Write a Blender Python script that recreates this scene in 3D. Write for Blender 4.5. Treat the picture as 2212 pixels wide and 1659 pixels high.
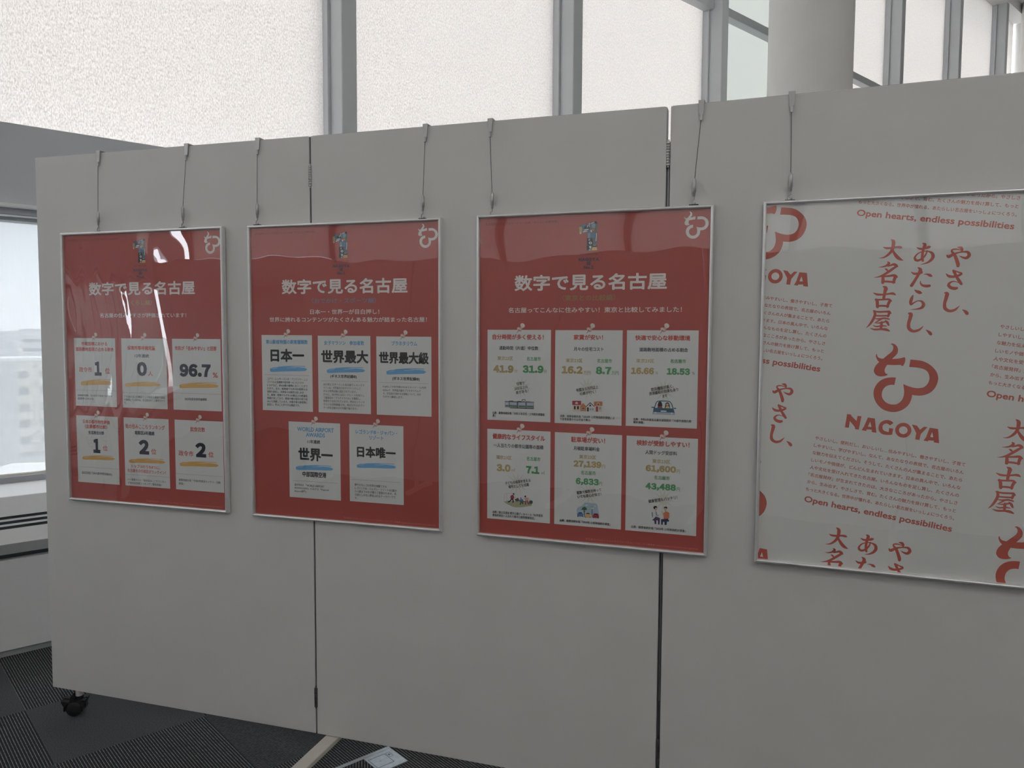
import bpy, bmesh, math, random
from mathutils import Vector, Matrix
from mathutils.geometry import tessellate_polygon

# ------------------------------------------------------------------ measured data (metres; prints in millimetres)
F_PX = 1669.35
CAM_POS = [1.2323,-1.9622,1.1965]
CAM_ROT = [[0.952886,0.303283,0.005233],[0.024467,-0.059654,-0.997919],[-0.30234,0.951031,-0.064264]]
FACADE = {'origin': [-2.1259,0.0197],'angle': 1.03763,'D': 0.185,'W': 0.0917,'s0': 2.1536,'pitch': 1.7548,'z_low': 2.0846,'z_up': 3.967}
OFF_R = 0.3516
LOW = {'bulk_top': 2.0497,'bulk_bot': 1.7205,'ledge_bot': 1.7074,'cas_top': 1.6891,'cas_bot': 1.6586,'rail_top': 0.5829,'rail_bot': 0.5651,'fr_bot': 0.5314,'sill': 0.5413,'top_front': 0.4859,'slope_bot': 0.369,'g1': 0.477,'g2': 0.4211,'under': 0.3249,'pan_top': 0.2986,'pan_bot': -0.0621}
tr_up = [3.9616,3.89]
COL1 = [1.5712,4.8086,0.3224]
COL2 = [5.3427,11.1989,0.5837]
Z_CEIL = [6.0134,6.0124]
S_X0 = [0.572,0.7363]
FW = 0.6104
BOARD = {'w': 1.0102,'H': 1.7567,'thA': 0.01075,'thC': -0.04648}
FRAMES = [[-0.8981,-0.0301,1.5111,0.0109,-0.0012],[-0.2013,-0.0232,1.5094,0.0121,-0.0077],[0.5128,-0.0168,1.5101,-0.0141,-0.0083],[1.2359,-0.0332,1.511,-0.0461,0.0041]]
WIRES = [('A',[-0.7507,1.7644,-0.7505,1.5175]),('A',[-0.4199,1.764,-0.4314,1.5192]),('A',[-0.1706,1.7648,-0.1704,1.518]),('B',[0.3599,1.761,0.3553,1.5157]),('B',[0.5458,1.7577,0.5545,1.5137]),('C',[0.0778,1.7601,0.065,1.5197]),('C',[0.2832,1.7613,0.2856,1.5187])]
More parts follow.
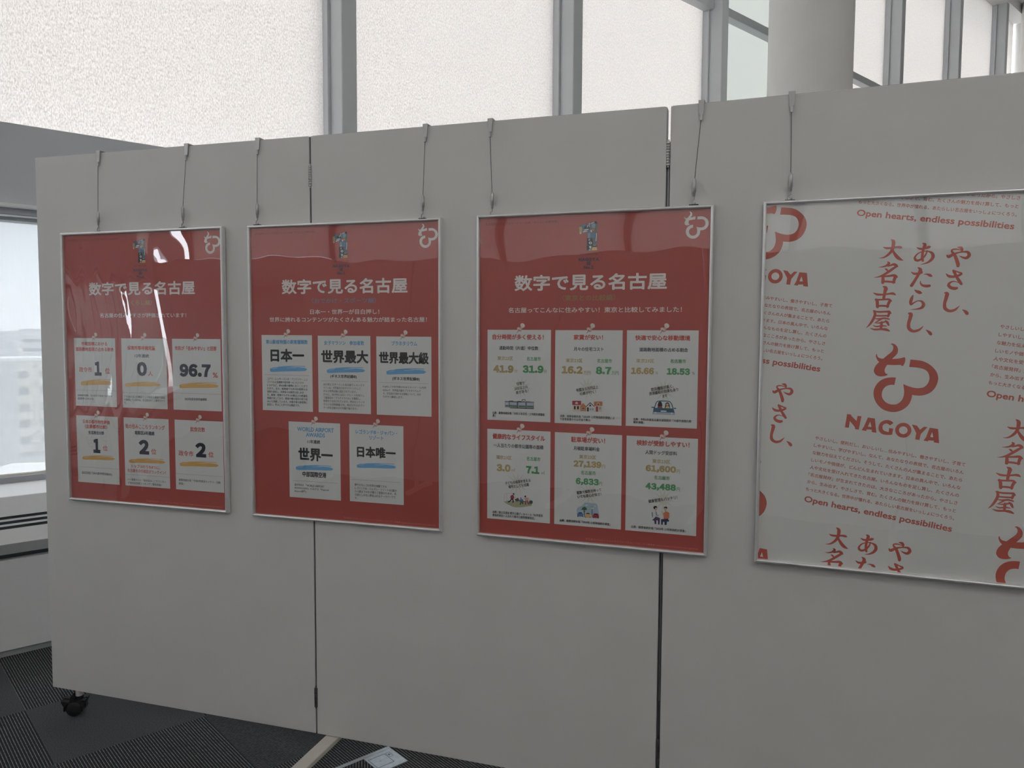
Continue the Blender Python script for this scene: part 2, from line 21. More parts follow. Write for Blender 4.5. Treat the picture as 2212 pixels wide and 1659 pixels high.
POSTERS = [{'head': [('数字で見る名古屋',304.4,178.6,402.5,39.4,'white',2),('（くらし編）',301.4,222.8,89.5,15.5,'gold',1),('名古屋の住みやすさが評価されています！',308.5,261.8,329.6,12.7,'white',1)],'cards': [{'box': [35.5,333.8,200,552],'texts': [('市域面積における',116.8,351.9,103.0,12.1,'red',2),('道路敷地面積の占める割合',118.1,369.3,151.0,12.2,'red',2),('政令市',78.8,434.9,51.0,16.1,'red',1),('1',129.2,430.9,22.6,43.8,'navy',3),('位',167.1,437.8,17.6,17.0,'red',1),('道路敷地面積、名古屋市が管理されている',113.1,517.8,138.5,6.2,'navy',0),('道路等は18.53%',75.5,528.1,64.3,6.2,'navy',0)],'stroke': ('orange',[57.9,464.6,184.0,485.6]),'dot': [38.3,500.9,200.4]},{'box': [224,333.8,396,552],'texts': [('保育所等待機児童',300.9,363.5,105.7,13.0,'red',2),('12年連続',302.9,387.9,53.8,10.5,'navy',1),('0',301.9,428.9,35.9,42.9,'navy',3),('人',333.9,442.5,16.5,15.6,'red',1),('うち20人以上の施設で１０年以上連続で達成',308.3,516.6,155.8,7.5,'navy',0),('を継続しているのは、名古屋含めて２都市だけで',308.0,526.5,155.8,7.5,'navy',0),('す。',233.9,536.6,8.5,6.8,'navy',0)],'stroke': ('orange',[234.7,468.1,371.6,484.9]),'dot': [222.9,504.5,393.3]},{'box': [418.3,333.8,595,552],'texts': [('市民が「住みやすい」と回答',504.6,362.5,151.7,12.7,'red',2),('96.7',501.0,429.8,112.7,38.3,'navy',3),('%',574.0,442.8,18.1,15.2,'red',1),('2025年度市政世論調査',501.2,517.5,82.2,8.1,'navy',0)],'stroke': ('orange',[441.2,465.1,585.7,485.2]),'dot': [418.1,500.4,595.0]},{'box': [34.5,583,202,800.5],'texts': [('日本の都市特性評価',115.7,602.0,107.9,12.3,'red',2),('（主要都市比較）',114.2,617.5,88.6,12.4,'red',2),('生活居住分野',114.2,637.2,63.0,10.8,'navy',2),('1',114.8,679.5,21.9,44.7,'navy',3),('位',148.8,685.3,17.8,16.2,'red',1),('森記念財団「日本の都市特性評価2025」',112.4,768.8,122.4,8.6,'navy',0)],'stroke': ('orange',[54.7,709.1,186.7,726.6]),'dot': [35.7,750.5,202.0]},{'box': [225,583,398,800.5],'texts': [('街の住みここちランキング',307.5,610.4,151.7,14.3,'red',1),('昭和区6年連続',305.6,630.0,74.1,12.1,'navy',2),('2',301.4,674.6,38.1,44.8,'navy',3),('位',338.7,686.8,18.0,17.0,'red',1),('トップ10のうち8つに、',306.6,736.9,109.1,10.7,'red',1),('名古屋市の行政区がランクイン！',308.9,751.5,147.6,10.7,'red',1),('いい部屋ネット「街の住みここちランキン',309.1,780.1,147.3,7.7,'navy',0),('グ2025自治体ランキング〈愛知県版〉',300.8,791.1,131.4,7.7,'navy',0)],'stroke': ('orange',[240.9,709.0,382.5,726.9]),'dot': [227.6,764.7,396.9]},{'box': [420.5,583,598,800.5],'texts': [('飲食店数',505.6,610.2,54.3,14.0,'red',1),('政令市',460.9,686.4,54.2,16.8,'red',1),('2',515.6,673.4,37.9,43.7,'navy',3),('位',553.1,685.5,18.4,16.6,'red',1),('総務省統計局「令和3年経済センサス－活動',508.1,769.9,153.2,7.5,'navy',0),('調査」',440.9,781.5,19.4,7.5,'navy',0)],'stroke': ('orange',[436.5,708.1,580.3,726.7]),'dot': [423.1,751.3,595.5]}]},{'head': [('数字で見る名古屋',310.6,179.3,398.6,40.4,'white',2),('（おでかけ・スポーツ編）',312.0,220.2,203.4,15.7,'skyb',1),('日本一・世界一が目白押し！',313.6,251.6,220.5,13.6,'white',1),('世界に誇れるコンテンツがたくさんある魅力が詰まった名古屋！',317.7,273.8,501.6,13.5,'white',1)],'cards': [{'box': [38.5,319,208,541],'texts': [('東山動植物園の飼育種類数',123.5,338.8,140.2,12.3,'blue',2),('日本一',124.9,378.2,110.4,35.5,'black',4),('コアラ・レッサーパンダ・アジアゾウ・ニシ',123.5,447.6,135.6,7.1,'navy',0),('ゴリラの人気動物や国内唯一のコモドオオ',117.0,457.1,122.9,7.1,'navy',0),('トカゲなど、約450種の動物に会うことがで',123.2,466.6,135.7,7.1,'navy',0),('きます。また、植物園でも約7000種類もの',123.0,476.1,135.8,7.1,'navy',0),('植物を保有し、四季折々の風景を楽しめま',116.5,485.6,123.1,7.2,'navy',0),('す。動物・植物それぞれ100種以上の絶滅危',122.7,495.1,135.9,7.1,'navy',0),('惧種を有しており、繁殖や種の保存の取り組',122.5,504.7,135.8,7.2,'navy',0),('みにも貢献しています。多種多様な動植物に',122.4,514.2,135.9,7.2,'navy',0),('出会い、学ぶことができる施設です。',109.4,523.6,110.4,7.2,'navy',0)],'stroke': ('bluest',[65.2,407.7,191.1,427.2]),'dot': [47.3,435.7,197.9]},{'box': [227,320,395.5,541],'texts': [('女子マラソン\u3000参加者数',311.9,340.2,127.9,12.0,'blue',2),('世界最大',313.2,379.5,148.5,34.7,'black',4),('(ギネス世界記録®)',309.2,436.5,84.3,11.0,'black',2),('2012年にスタートした名古屋ウィメンズマ',309.6,459.6,131.8,7.0,'navy',0),('ラソンは、世界最大の女子マラソンとして',303.4,469.2,119.5,7.0,'navy',0),('ギネス世界記録に認定されています。',297.1,478.9,107.1,7.0,'navy',0),('さらに、2019年にはロードレース大会とし',309.5,488.5,132.0,7.0,'navy',0),('て最高位の「プラチナラベル」を獲得し、',303.3,498.1,119.6,7.0,'navy',0),('世界中で注目されています。男女のシティマ',309.4,507.7,132.0,7.0,'navy',0),('ラソンも同時開催され、約3万3千人のラン',309.4,517.4,132.1,7.0,'navy',0),('ナーが名古屋のまちを駆け抜けます。',298.2,527.0,109.9,7.0,'navy',0)],'stroke': ('bluest',[254.9,408.4,378.9,426.7]),'dot': [236.4,449.3,387.8]},{'box': [414,321,582,541.7],'texts': [('プラネタリウム',500.5,340.0,77.5,11.8,'blue',2),('世界最大級',498.2,380.4,149.3,31.4,'black',4),('(ギネス世界記録®)',505.1,439.0,82.4,10.7,'black',2),('FUJIなごや科学館のFUJIスカイドーム内径',500.0,462.0,132.5,6.8,'navy',0),('は35mで、世界最大級のプラネタリウムで',491.8,471.4,115.5,6.8,'navy',0),('す。学芸員が天体や天文現象について、分か',491.9,480.9,115.5,6.9,'navy',0),('りやすく解説します。',465.1,490.0,61.5,6.8,'navy',0)],'stroke': ('bluest',[444.3,408.5,566.6,427.5]),'dot': [424.0,450.2,572.5]},{'box': [126,571.6,296.5,796],'texts': [('WORLD AIRPORT',215.5,592.8,120.3,12.0,'blue',2),('AWARDS',215.4,608.5,61.9,11.3,'blue',2),('11年連続',209.2,628.5,41.6,10.5,'black',2),('世界一',214.5,666.2,111.3,35.9,'black',4),('中部国際空港',209.9,724.7,78.9,15.2,'black',2),('SKYTRAX 「WORLD AIRPORT',192.7,757.7,99.3,7.6,'navy',0),('AWARDS2025」における「Regional',199.8,767.8,114.1,7.6,'navy',0),('Airport部門」',162.3,777.4,39.7,7.7,'navy',0)],'stroke': ('bluest',[148.0,695.7,273.2,713.9]),'dot': [137.6,746.0,288.8]},{'box': [325.8,571.5,496.2,795],'texts': [('レゴランド®・ジャパン・',412.1,592.5,130.0,12.5,'blue',2),('リゾート',412.0,607.7,44.4,11.8,'blue',2),('日本唯一',411.1,649.8,119.9,29.4,'black',4),('鮮やかなレゴの世界を体験できる',392.4,745.8,100.7,7.4,'navy',0),('レゴランド®・ジャパン・リゾートは2歳か',408.3,755.5,133.0,7.4,'navy',0),('ら12歳までのお子様とご家族のための、名',407.6,764.8,130.2,7.4,'navy',0),('古屋にしかない夢あふれるテーマパークで',406.5,774.5,128.2,7.5,'navy',0),('す。',346.4,784.8,8.3,6.8,'navy',0)],'stroke': ('bluest',[348.6,679.3,473.4,696.6]),'dot': [333.5,731.5,485.8]}]},{'head': [('数字で見る名古屋',304.7,179.8,396.0,39.2,'white',2),('（東京との比較編）',305.8,219.6,137.7,15.4,'olive',1),('名古屋ってこんなに住みやすい！東京と比較してみました！',315.1,250.4,452.5,13.5,'white',1)],'cards': [{'box': [29.5,302,206.3,543.5],'texts': [('自分時間が多く使える！',115.3,320.8,142.0,13.5,'red',2),('通勤時間（片道）中位数',117.6,350.1,108.7,10.5,'navy',1),('東京23区',80.0,377.5,43.5,10.6,'ochre',1),('名古屋市',159.7,377.8,38.5,10.4,'green',1),('41.9',75.1,406.0,56.6,19.7,'ochre',3),('分',110.4,410.4,8.4,9.1,'ochre',0),('31.9',157.9,405.1,57.1,19.5,'green',3),('分',191.8,409.9,8.5,9.0,'green',0),('出典：総務省統計局「令和５年住宅・土地統計調査結',117.3,523.8,146.3,6.9,'black',1),('果」',48.3,531.5,8.2,6.9,'black',1),('往復で',123.3,442.9,21.8,8.4,'black',1,-8.2),('20分以上の',124.8,455.0,37.3,8.3,'black',1,-10.2),('差がある！',127.8,465.0,35.4,8.3,'black',1,-11.2)],'polys': [('slate',[79.6,492.0,161.2,491.7,161.2,508.6,79.5,508.6]),('ink',[92.0,490.3,103.3,490.0,103.3,491.8,92.0,492.2]),('ink',[115.6,490.4,126.8,490.4,126.8,492.2,115.6,492.2]),('ink',[139.0,490.8,150.1,490.8,150.1,492.3,139.0,492.4]),('ink',[127.3,488.9,130.9,486.1,134.6,486.1,137.5,488.7,138.6,487.6,135.2,484.7,130.4,484.7,126.3,487.7]),('ink',[127.2,489.1,132.4,490.9,137.8,488.9,137.4,488.1,132.4,490.0,127.5,488.2]),('ice',[81.3,495.7,90.9,495.4,90.9,501.3,81.3,501.6]),('ice',[94.8,495.3,112.8,495.5,112.8,500.4,94.8,500.1]),('ice',[119.0,495.1,136.2,495.2,136.2,500.4,119.0,500.4]),('ice',[142.4,495.2,159.0,495.4,159.0,500.0,142.4,500.1]),('leaf',[92.0,502.3,113.9,502.7,113.9,505.9,92.0,505.7]),('leaf',[118.4,502.5,136.8,502.8,136.8,506.0,118.4,505.9]),('leaf',[141.2,502.7,160.1,502.5,160.1,506.0,141.2,505.9]),('leaf',[81.3,502.8,89.2,502.6,89.2,505.2,81.3,505.4]),('ink',[113.9,491.5,116.0,491.5,115.9,509.0,113.9,509.1]),('ink',[138.3,491.9,140.0,491.8,140.0,508.8,138.2,508.8]),('ink',[90.9,492.7,92.0,492.7,92.0,508.2,90.9,508.2]),('ink',[79.6,491.4,161.2,491.2,161.2,492.5,79.6,492.8]),('ink',[93.7,508.4,161.2,508.4,160.6,510.2,93.7,510.3]),('slate',[99.3,495.7,100.1,495.6,100.1,501.4,99.3,501.4]),('slate',[103.8,495.5,104.6,495.5,104.6,501.3,103.8,501.3]),('slate',[108.3,495.4,109.1,495.4,109.1,501.1,108.3,501.2]),('slate',[123.4,495.0,124.2,494.9,124.2,500.7,123.4,500.7]),('slate',[127.9,494.8,128.7,494.8,128.7,500.5,127.9,500.6]),('slate',[132.4,494.7,133.1,494.7,133.1,500.4,132.3,500.4]),('slate',[146.8,494.3,147.6,494.2,147.6,499.9,146.8,500.0]),('slate',[151.2,494.1,152.0,494.1,152.0,499.8,151.2,499.8]),('slate',[155.1,494.0,155.9,494.0,155.9,499.7,155.1,499.7])],'burst': [125.3,453.6,29.7]},{'box': [218,302.3,395.2,544.5],'texts': [('家賃が安い！',306.0,320.5,76.2,13.0,'red',2),('月々の住宅コスト',307.1,350.7,78.1,10.2,'navy',1),('東京23区',269.3,380.3,44.0,10.2,'ochre',1),('名古屋市',349.3,380.1,38.4,10.1,'green',1),('16.2',264.2,404.9,55.1,19.1,'ochre',3),('万円',303.8,411.8,18.0,9.5,'ochre',0),('8.7',347.1,404.9,39.6,18.9,'green',3),('万円',376.8,410.5,17.6,9.4,'green',0),('出典：総務省統計局「2024年 小売物価統計調査」よ',305.2,525.4,144.0,6.6,'black',1),('り民営家賃から55平米で算出',273.3,533.6,80.0,6.7,'black',1),('年間９０万円以上',304.5,452.3,58.4,8.8,'black',1,-10.5),('の差が付く！',306.5,462.6,43.2,8.1,'black',1,-10.8)],'polys': [('cream',[266.9,494.9,287.4,494.2,287.5,510.9,267.0,511.6]),('wine',[265.3,484.9,288.8,484.2,288.9,495.3,265.4,496.0]),('cream',[273.3,493.2,273.3,489.5,276.7,486.4,280.5,489.3,280.6,493.0]),('ink',[275.2,489.8,278.6,489.7,278.7,492.6,275.2,492.7]),('ink',[269.9,498.5,274.5,498.3,274.5,506.9,270.0,507.0]),('ink',[278.3,498.2,283.2,498.1,283.3,506.6,278.3,506.7]),('brick',[286.6,498.7,294.2,489.6,302.5,498.2,302.6,510.0,287.5,510.5]),('cream',[290.4,500.8,298.4,500.5,298.4,506.5,290.5,506.7]),('ink',[291.6,501.5,294.2,501.4,294.3,505.9,291.6,505.9]),('ink',[295.0,501.4,297.6,501.3,297.7,505.7,295.0,505.8]),('ink',[301.0,499.0,313.0,487.2,325.4,498.2,322.4,498.3,313.0,490.1,304.4,498.9]),('pale',[303.3,498.9,313.0,489.8,323.5,498.3,323.6,510.4,303.3,511.1]),('ink',[304.8,500.7,309.3,500.6,309.4,510.9,304.9,511.0]),('ink',[311.1,493.5,315.3,493.4,315.3,497.8,311.2,497.9]),('slate',[311.9,502.7,316.1,502.6,316.1,507.7,312.0,507.9]),('slate',[317.9,502.5,322.1,502.4,322.1,507.5,318.0,507.7]),('cream',[324.6,495.3,344.0,494.7,344.1,510.5,324.7,511.1]),('brick',[323.1,485.1,345.0,484.4,345.1,495.4,323.1,496.1]),('cream',[330.2,494.0,330.2,489.6,334.3,486.6,338.4,489.4,338.4,493.8]),('ink',[332.1,489.9,336.5,489.8,336.6,493.1,332.1,493.2]),('wine',[328.4,497.4,333.6,497.2,333.7,510.8,328.5,511.0]),('slate',[336.6,498.2,341.8,498.1,341.9,504.7,336.6,504.8])],'burst': [305.2,451.3,29.2]},{'box': [406,302,583.5,544],'texts': [('快適で安心な移動環境',495.2,320.8,135.0,12.6,'red',2),('道路敷地面積の占める割合',498.1,350.2,120.1,9.8,'navy',1),('東京23区',452.8,378.2,44.5,9.9,'ochre',1),('名古屋市',535.0,378.0,38.1,9.8,'green',1),('16.66',446.8,403.8,57.1,16.4,'ochre',3),('%',482.6,408.1,6.0,6.4,'ochre',0),('18.53',535.8,403.7,56.1,16.2,'green',3),('%',572.6,407.2,6.5,6.3,'green',0),('出典：令和6年度名古屋市道路統計「大都市道路比較',497.7,526.2,144.0,6.4,'black',1),('統計調書」',439.3,533.9,27.0,6.5,'black',1),('防災機能が高く、',497.1,444.9,56.1,8.5,'black',1,-11.2),('渋滞緩和の効果もあり',500.3,454.4,73.1,8.5,'black',1,-10.6),('ます',503.7,464.9,11.5,7.9,'black',1,-12.6)],'polys': [('pale',[479.8,495.6,482.4,485.0,485.8,480.0,500.3,478.2,515.8,479.5,520.3,485.3,523.2,495.7]),('ink',[496.9,484.7,496.5,487.1,495.1,489.1,493.1,490.2,490.9,490.3,488.9,489.3,487.5,487.4,487.0,485.0,487.4,482.7,488.8,480.7,490.8,479.6,493.0,479.5,495.0,480.5,496.4,482.4]),('ink',[486.6,485.6,497.3,485.3,498.1,490.9,485.9,491.2]),('skin',[494.6,486.6,494.3,487.8,493.5,488.8,492.3,489.4,490.9,489.4,489.7,488.9,488.8,488.0,488.5,486.8,488.8,485.5,489.6,484.5,490.9,483.9,492.2,483.9,493.4,484.4,494.3,485.4]),('wine',[485.2,496.5,486.6,490.5,490.8,489.0,496.3,489.2,498.6,496.5]),('ink',[515.4,486.1,514.9,488.5,513.5,490.4,511.4,491.4,509.1,491.5,507.0,490.6,505.5,488.8,505.0,486.5,505.4,484.1,506.9,482.3,509.0,481.2,511.3,481.1,513.4,482.1,514.9,483.9]),('ink',[505.0,486.5,515.9,486.5,517.4,495.9,504.0,495.9]),('skin',[513.6,486.5,513.3,487.8,512.4,488.8,511.0,489.4,509.5,489.4,508.1,488.9,507.1,488.0,506.8,486.8,507.1,485.5,508.0,484.5,509.4,484.0,510.9,483.9,512.3,484.4,513.3,485.3]),('sand',[505.0,496.6,507.4,490.9,511.5,489.8,514.6,491.1,516.4,496.4]),('teal',[479.8,495.7,482.9,485.1,485.8,480.2,492.7,479.3,508.5,479.0,515.7,480.0,520.0,485.5,523.2,496.0,525.4,495.3,522.1,484.4,516.8,477.9,508.6,476.7,492.6,476.9,484.6,478.2,480.7,484.3,477.6,495.0]),('teal',[476.1,495.6,525.3,495.9,528.9,506.1,474.9,506.4]),('teal',[470.8,493.5,478.5,493.2,478.5,495.8,470.8,496.1]),('teal',[526.0,494.2,532.1,494.0,532.1,496.8,526.0,497.0]),('slate',[474.2,506.2,529.0,505.9,529.1,511.6,473.6,511.8]),('pale',[494.6,501.8,507.4,501.9,509.1,504.9,493.8,505.0]),('ice',[475.4,508.1,527.5,507.7,527.6,509.5,475.4,510.0]),('pale',[483.5,508.2,483.2,509.3,482.6,510.2,481.6,510.7,480.4,510.7,479.4,510.3,478.7,509.4,478.5,508.3,478.7,507.2,479.4,506.3,480.4,505.8,481.5,505.8,482.5,506.2,483.2,507.1]),('pale',[524.1,508.3,523.8,509.4,523.2,510.3,522.2,510.8,521.1,510.9,520.1,510.4,519.4,509.6,519.1,508.5,519.3,507.4,520.0,506.5,521.0,506.0,522.1,505.9,523.1,506.4,523.8,507.3])],'burst': [501.4,452.1,29.7]},{'box': [29.5,568,207.2,812.7],'texts': [('健康的なライフスタイル',118.5,587.1,146.7,14.5,'red',2),('一人当たりの都市公園等の面積',117.9,611.1,140.0,10.7,'navy',1),('東京23区',77.1,643.5,43.7,10.9,'ochre',1),('名古屋市',160.8,642.9,37.7,10.7,'green',1),('3.0',76.3,671.9,39.3,19.4,'ochre',3),('㎡',104.5,675.7,8.9,8.6,'ochre',0),('7.1',158.6,672.5,36.7,19.2,'green',3),('㎡',187.4,678.1,9.1,8.4,'green',0),('出典：国土交通省 都市公園データベース「R5年度末',116.4,793.5,142.6,7.1,'black',1),('都道府県別一人当たり都市公園等整備現況」',105.0,802.2,120.1,7.0,'black',1),('子どもの成長を支える',116.8,707.0,72.3,8.5,'black',1,-10.4),('場所としても活躍',119.2,717.5,58.3,8.5,'black',1,-10.3)],'polys': [('moss',[77.3,763.9,88.8,760.1,118.6,759.2,157.6,759.3,155.9,769.0,127.3,775.3,111.6,776.5,101.0,775.0,87.0,769.5]),('slate',[78.0,763.9,79.4,743.6,83.6,741.0,104.6,738.3,104.6,737.7,83.5,740.4,78.8,743.5,77.4,763.9]),('slate',[86.4,763.2,86.5,741.8,85.9,741.8,85.8,763.3]),('slate',[110.1,751.4,110.1,738.0,109.7,738.1,109.6,751.5]),('bush',[107.7,755.0,113.3,752.9,116.7,750.0,119.9,752.8,122.5,757.7,113.3,760.9]),('bush',[159.5,758.9,159.0,761.1,157.5,762.9,155.3,764.1,152.9,764.2,150.8,763.4,149.3,761.8,148.8,759.7,149.3,757.5,150.8,755.6,152.9,754.5,155.3,754.3,157.5,755.1,159.0,756.8]),('bush',[121.2,757.3,137.7,757.8,137.7,760.3,121.2,760.3]),('wine',[96.3,747.4,100.2,743.7,105.1,743.6,107.1,750.0,105.0,755.6,97.1,754.5]),('ink',[107.8,740.5,107.5,741.5,106.9,742.3,106.0,742.9,105.0,742.9,104.1,742.5,103.4,741.8,103.2,740.8,103.4,739.7,104.1,738.9,105.0,738.4,106.0,738.3,106.9,738.7,107.5,739.4]),('ink',[99.0,753.5,94.8,759.1,89.0,763.1,90.6,765.4,96.8,761.0,101.4,755.0]),('ink',[100.1,755.0,102.9,759.4,102.0,764.4,105.1,764.6,106.0,758.6,102.9,753.3]),('skin',[106.0,751.0,109.8,752.0,112.2,751.2,111.9,750.1,109.9,750.9,106.4,749.9]),('skin',[103.8,764.6,104.4,767.6,101.5,771.0,102.4,771.7,105.6,767.9,105.0,764.3]),('denim',[122.5,754.3,126.0,752.8,132.5,753.3,132.7,759.4,124.7,760.0]),('ink',[127.9,750.3,127.7,751.1,127.2,751.7,126.5,752.1,125.8,752.1,125.1,751.8,124.6,751.3,124.4,750.6,124.6,749.8,125.1,749.2,125.8,748.9,126.6,748.8,127.2,749.1,127.7,749.6]),('ink',[126.2,759.2,124.9,764.2,122.5,767.5,124.3,768.7,127.0,764.9,128.4,759.6]),('ink',[128.8,759.5,129.7,763.8,132.0,766.8,133.8,765.4,131.8,762.8,131.0,758.9]),('rose',[136.4,749.6,140.3,747.6,145.9,747.4,146.8,755.5,139.0,757.3]),('ink',[140.8,744.8,140.6,745.9,139.9,746.8,138.9,747.4,137.9,747.5,136.9,747.1,136.2,746.2,136.0,745.2,136.2,744.1,136.9,743.1,137.9,742.6,138.9,742.5,139.9,742.9,140.6,743.7]),('wine',[139.3,756.1,138.0,761.7,137.5,766.9,140.5,766.9,140.9,762.0,142.2,756.6]),('wine',[142.8,756.2,144.6,762.0,147.7,767.0,150.2,765.4,147.3,760.7,145.6,755.2]),('skin',[145.6,748.9,150.8,752.7,151.4,751.8,146.3,748.0]),('skin',[136.9,750.7,131.7,750.2,131.6,751.2,136.8,751.7]),('skin',[108.3,763.4,109.1,774.2,110.5,774.0,109.7,763.2])],'burst': [114.9,710.7,31.4]},{'box': [219,568.7,397.3,812.6],'texts': [('駐車場が安い！',308.2,585.5,89.4,14.1,'red',2),('月極駐車場料金',304.7,608.2,69.3,10.4,'navy',1),('東京23区',307.6,629.5,44.2,10.4,'ochre',1),('27,139',307.2,649.5,73.8,18.6,'ochre',3),('円',350.1,651.9,8.2,9.6,'ochre',0),('名古屋市',310.1,670.9,39.0,10.5,'green',1),('6,833',307.4,695.0,60.8,18.7,'green',3),('円',342.8,697.0,7.8,9.7,'green',0),('出典：総務省統計局「2024年 小売物価統計調査」',301.9,801.2,135.5,6.8,'black',1),('家族で複数台持って',312.1,718.9,66.3,8.3,'black',1,-11.1),('いても安心の安さ！',313.4,729.9,63.7,8.3,'black',1,-11.1)],'polys': [('sky',[280.4,783.6,280.0,768.3,284.5,762.4,293.6,758.9,301.3,749.7,309.7,749.1,319.5,750.3,330.6,749.2,335.5,754.4,337.6,768.0,340.5,778.8]),('pale',[309.9,755.6,309.5,756.3,308.5,757.0,307.1,757.4,305.4,757.5,304.0,757.3,303.0,756.8,302.6,756.1,303.0,755.4,304.0,754.7,305.4,754.3,307.0,754.2,308.5,754.4,309.5,754.9]),('pale',[331.9,756.3,331.5,756.9,330.6,757.5,329.3,757.8,327.8,758.0,326.5,757.8,325.5,757.4,325.2,756.8,325.5,756.2,326.5,755.6,327.8,755.3,329.3,755.1,330.6,755.3,331.5,755.7]),('leaf',[291.9,768.8,295.8,762.9,300.7,760.2,305.6,762.8,307.9,767.9,300.7,769.7]),('ink',[299.5,769.3,299.6,788.5,301.2,788.3,301.1,769.2]),('ink',[297.2,771.4,300.3,775.5,303.7,770.9,303.0,770.4,300.3,774.6,297.8,770.8]),('ink',[320.4,759.6,320.6,787.6,321.9,787.5,321.7,759.6]),('pale',[318.4,760.1,321.2,759.9,321.2,765.1,318.4,765.3]),('pale',[322.0,759.5,325.8,759.2,325.8,764.5,322.1,764.8]),('ink',[317.4,760.2,325.1,759.6,325.1,759.0,317.4,759.5]),('denim',[281.8,787.4,281.8,781.4,285.7,776.2,294.2,775.8,297.6,780.8,297.6,786.7]),('ink',[286.0,778.7,287.4,776.5,292.8,776.2,294.2,778.3]),('ink',[282.1,786.2,284.9,786.0,284.9,788.1,282.1,788.3]),('ink',[294.8,785.5,297.3,785.3,297.3,787.4,294.8,787.6]),('sand',[302.8,787.6,302.8,781.8,305.9,776.0,314.6,775.9,317.7,781.3,317.8,787.3]),('ink',[305.7,778.8,307.1,776.3,313.8,776.2,315.2,778.6]),('ink',[303.2,786.6,305.4,786.5,305.5,788.3,303.2,788.4]),('ink',[315.2,786.1,317.5,785.9,317.5,787.7,315.2,787.9]),('wine',[323.2,787.4,323.1,780.9,326.9,775.8,336.3,775.8,339.5,780.6,339.6,787.2]),('ink',[326.6,778.5,328.0,776.1,335.2,776.2,336.6,778.6]),('ink',[323.9,786.4,326.1,786.2,326.1,788.0,323.9,788.2]),('ink',[336.4,786.1,338.9,785.9,338.9,787.8,336.4,788.0])],'burst': [312.6,724.1,29.5]},{'box': [408.7,569,587,813],'texts': [('検診が受診しやすい！',500.5,585.4,131.5,13.7,'red',2),('人間ドッグ受診料',496.8,608.5,79.0,10.1,'navy',1),('東京23区',497.6,630.2,44.3,10.2,'ochre',1),('61,600',496.6,650.2,75.3,18.1,'ochre',3),('円',540.4,653.1,7.4,9.3,'ochre',0),('名古屋市',500.0,671.7,38.7,10.1,'green',1),('43,488',497.0,695.8,75.8,18.2,'green',3),('円',541.1,698.5,7.4,9.4,'green',0),('出典：総務省統計局「2024年 小売物価統計調査」',492.7,802.2,137.1,6.6,'black',1),('健康管理もバッチリ！',502.8,726.4,73.7,8.7,'black',1,-12.4)],'polys': [('ink',[489.6,748.5,489.2,750.5,487.8,752.2,485.8,753.2,483.6,753.4,481.6,752.7,480.2,751.2,479.6,749.2,480.1,747.2,481.5,745.5,483.5,744.5,485.7,744.3,487.7,745.1,489.1,746.5]),('skin',[489.5,751.6,489.3,753.2,488.5,754.6,487.3,755.4,486.1,755.5,484.9,754.9,484.1,753.6,483.8,752.0,484.0,750.4,484.8,749.0,486.0,748.2,487.2,748.1,488.4,748.7,489.2,750.0]),('skin',[484.0,754.0,486.7,753.8,486.7,758.5,484.1,758.7]),('pale',[475.8,762.7,480.8,758.6,486.1,757.2,491.1,762.2,488.6,772.5,478.5,781.4,476.4,773.5]),('slate',[485.2,759.6,487.0,768.9,490.1,768.1,488.3,758.8]),('teal',[475.8,761.4,476.8,773.5,478.4,773.3,477.4,761.2]),('plum',[477.2,781.5,486.3,771.6,496.6,774.6,496.0,791.0,492.3,791.1,491.7,781.0,488.0,780.6,487.8,790.8,483.6,790.9,482.7,782.2]),('skin',[489.1,769.9,495.7,767.1,495.1,765.6,488.6,768.4]),('ink',[514.6,747.0,514.2,748.4,513.0,749.6,511.3,750.4,509.4,750.5,507.7,750.0,506.4,749.0,506.0,747.6,506.4,746.2,507.6,745.0,509.3,744.3,511.2,744.1,513.0,744.6,514.2,745.6]),('skin',[512.7,750.9,512.4,752.5,511.6,753.9,510.3,754.7,508.9,754.8,507.7,754.2,506.8,753.0,506.4,751.4,506.7,749.7,507.6,748.3,508.8,747.5,510.2,747.4,511.5,748.0,512.4,749.3]),('skin',[509.0,753.5,512.2,753.2,512.3,757.2,509.0,757.5]),('brick',[505.5,760.4,512.3,756.1,519.9,759.3,520.1,771.3,518.4,774.4,506.0,775.4]),('skin',[506.8,767.4,504.7,762.1,502.0,756.3,500.3,757.2,503.0,763.0,505.0,768.2]),('navyb',[499.5,777.3,517.7,774.2,515.0,779.1,513.6,790.9,508.6,791.1,508.1,783.0,504.5,783.1,503.9,791.2,500.2,791.2]),('navyb',[519.5,779.2,519.3,780.5,518.7,781.5,517.7,782.2,516.7,782.3,515.7,781.8,515.1,780.8,514.8,779.5,515.0,778.2,515.7,777.2,516.6,776.5,517.7,776.4,518.6,776.9,519.3,777.9])],'burst': [505.4,727.1,30.0]}]}]
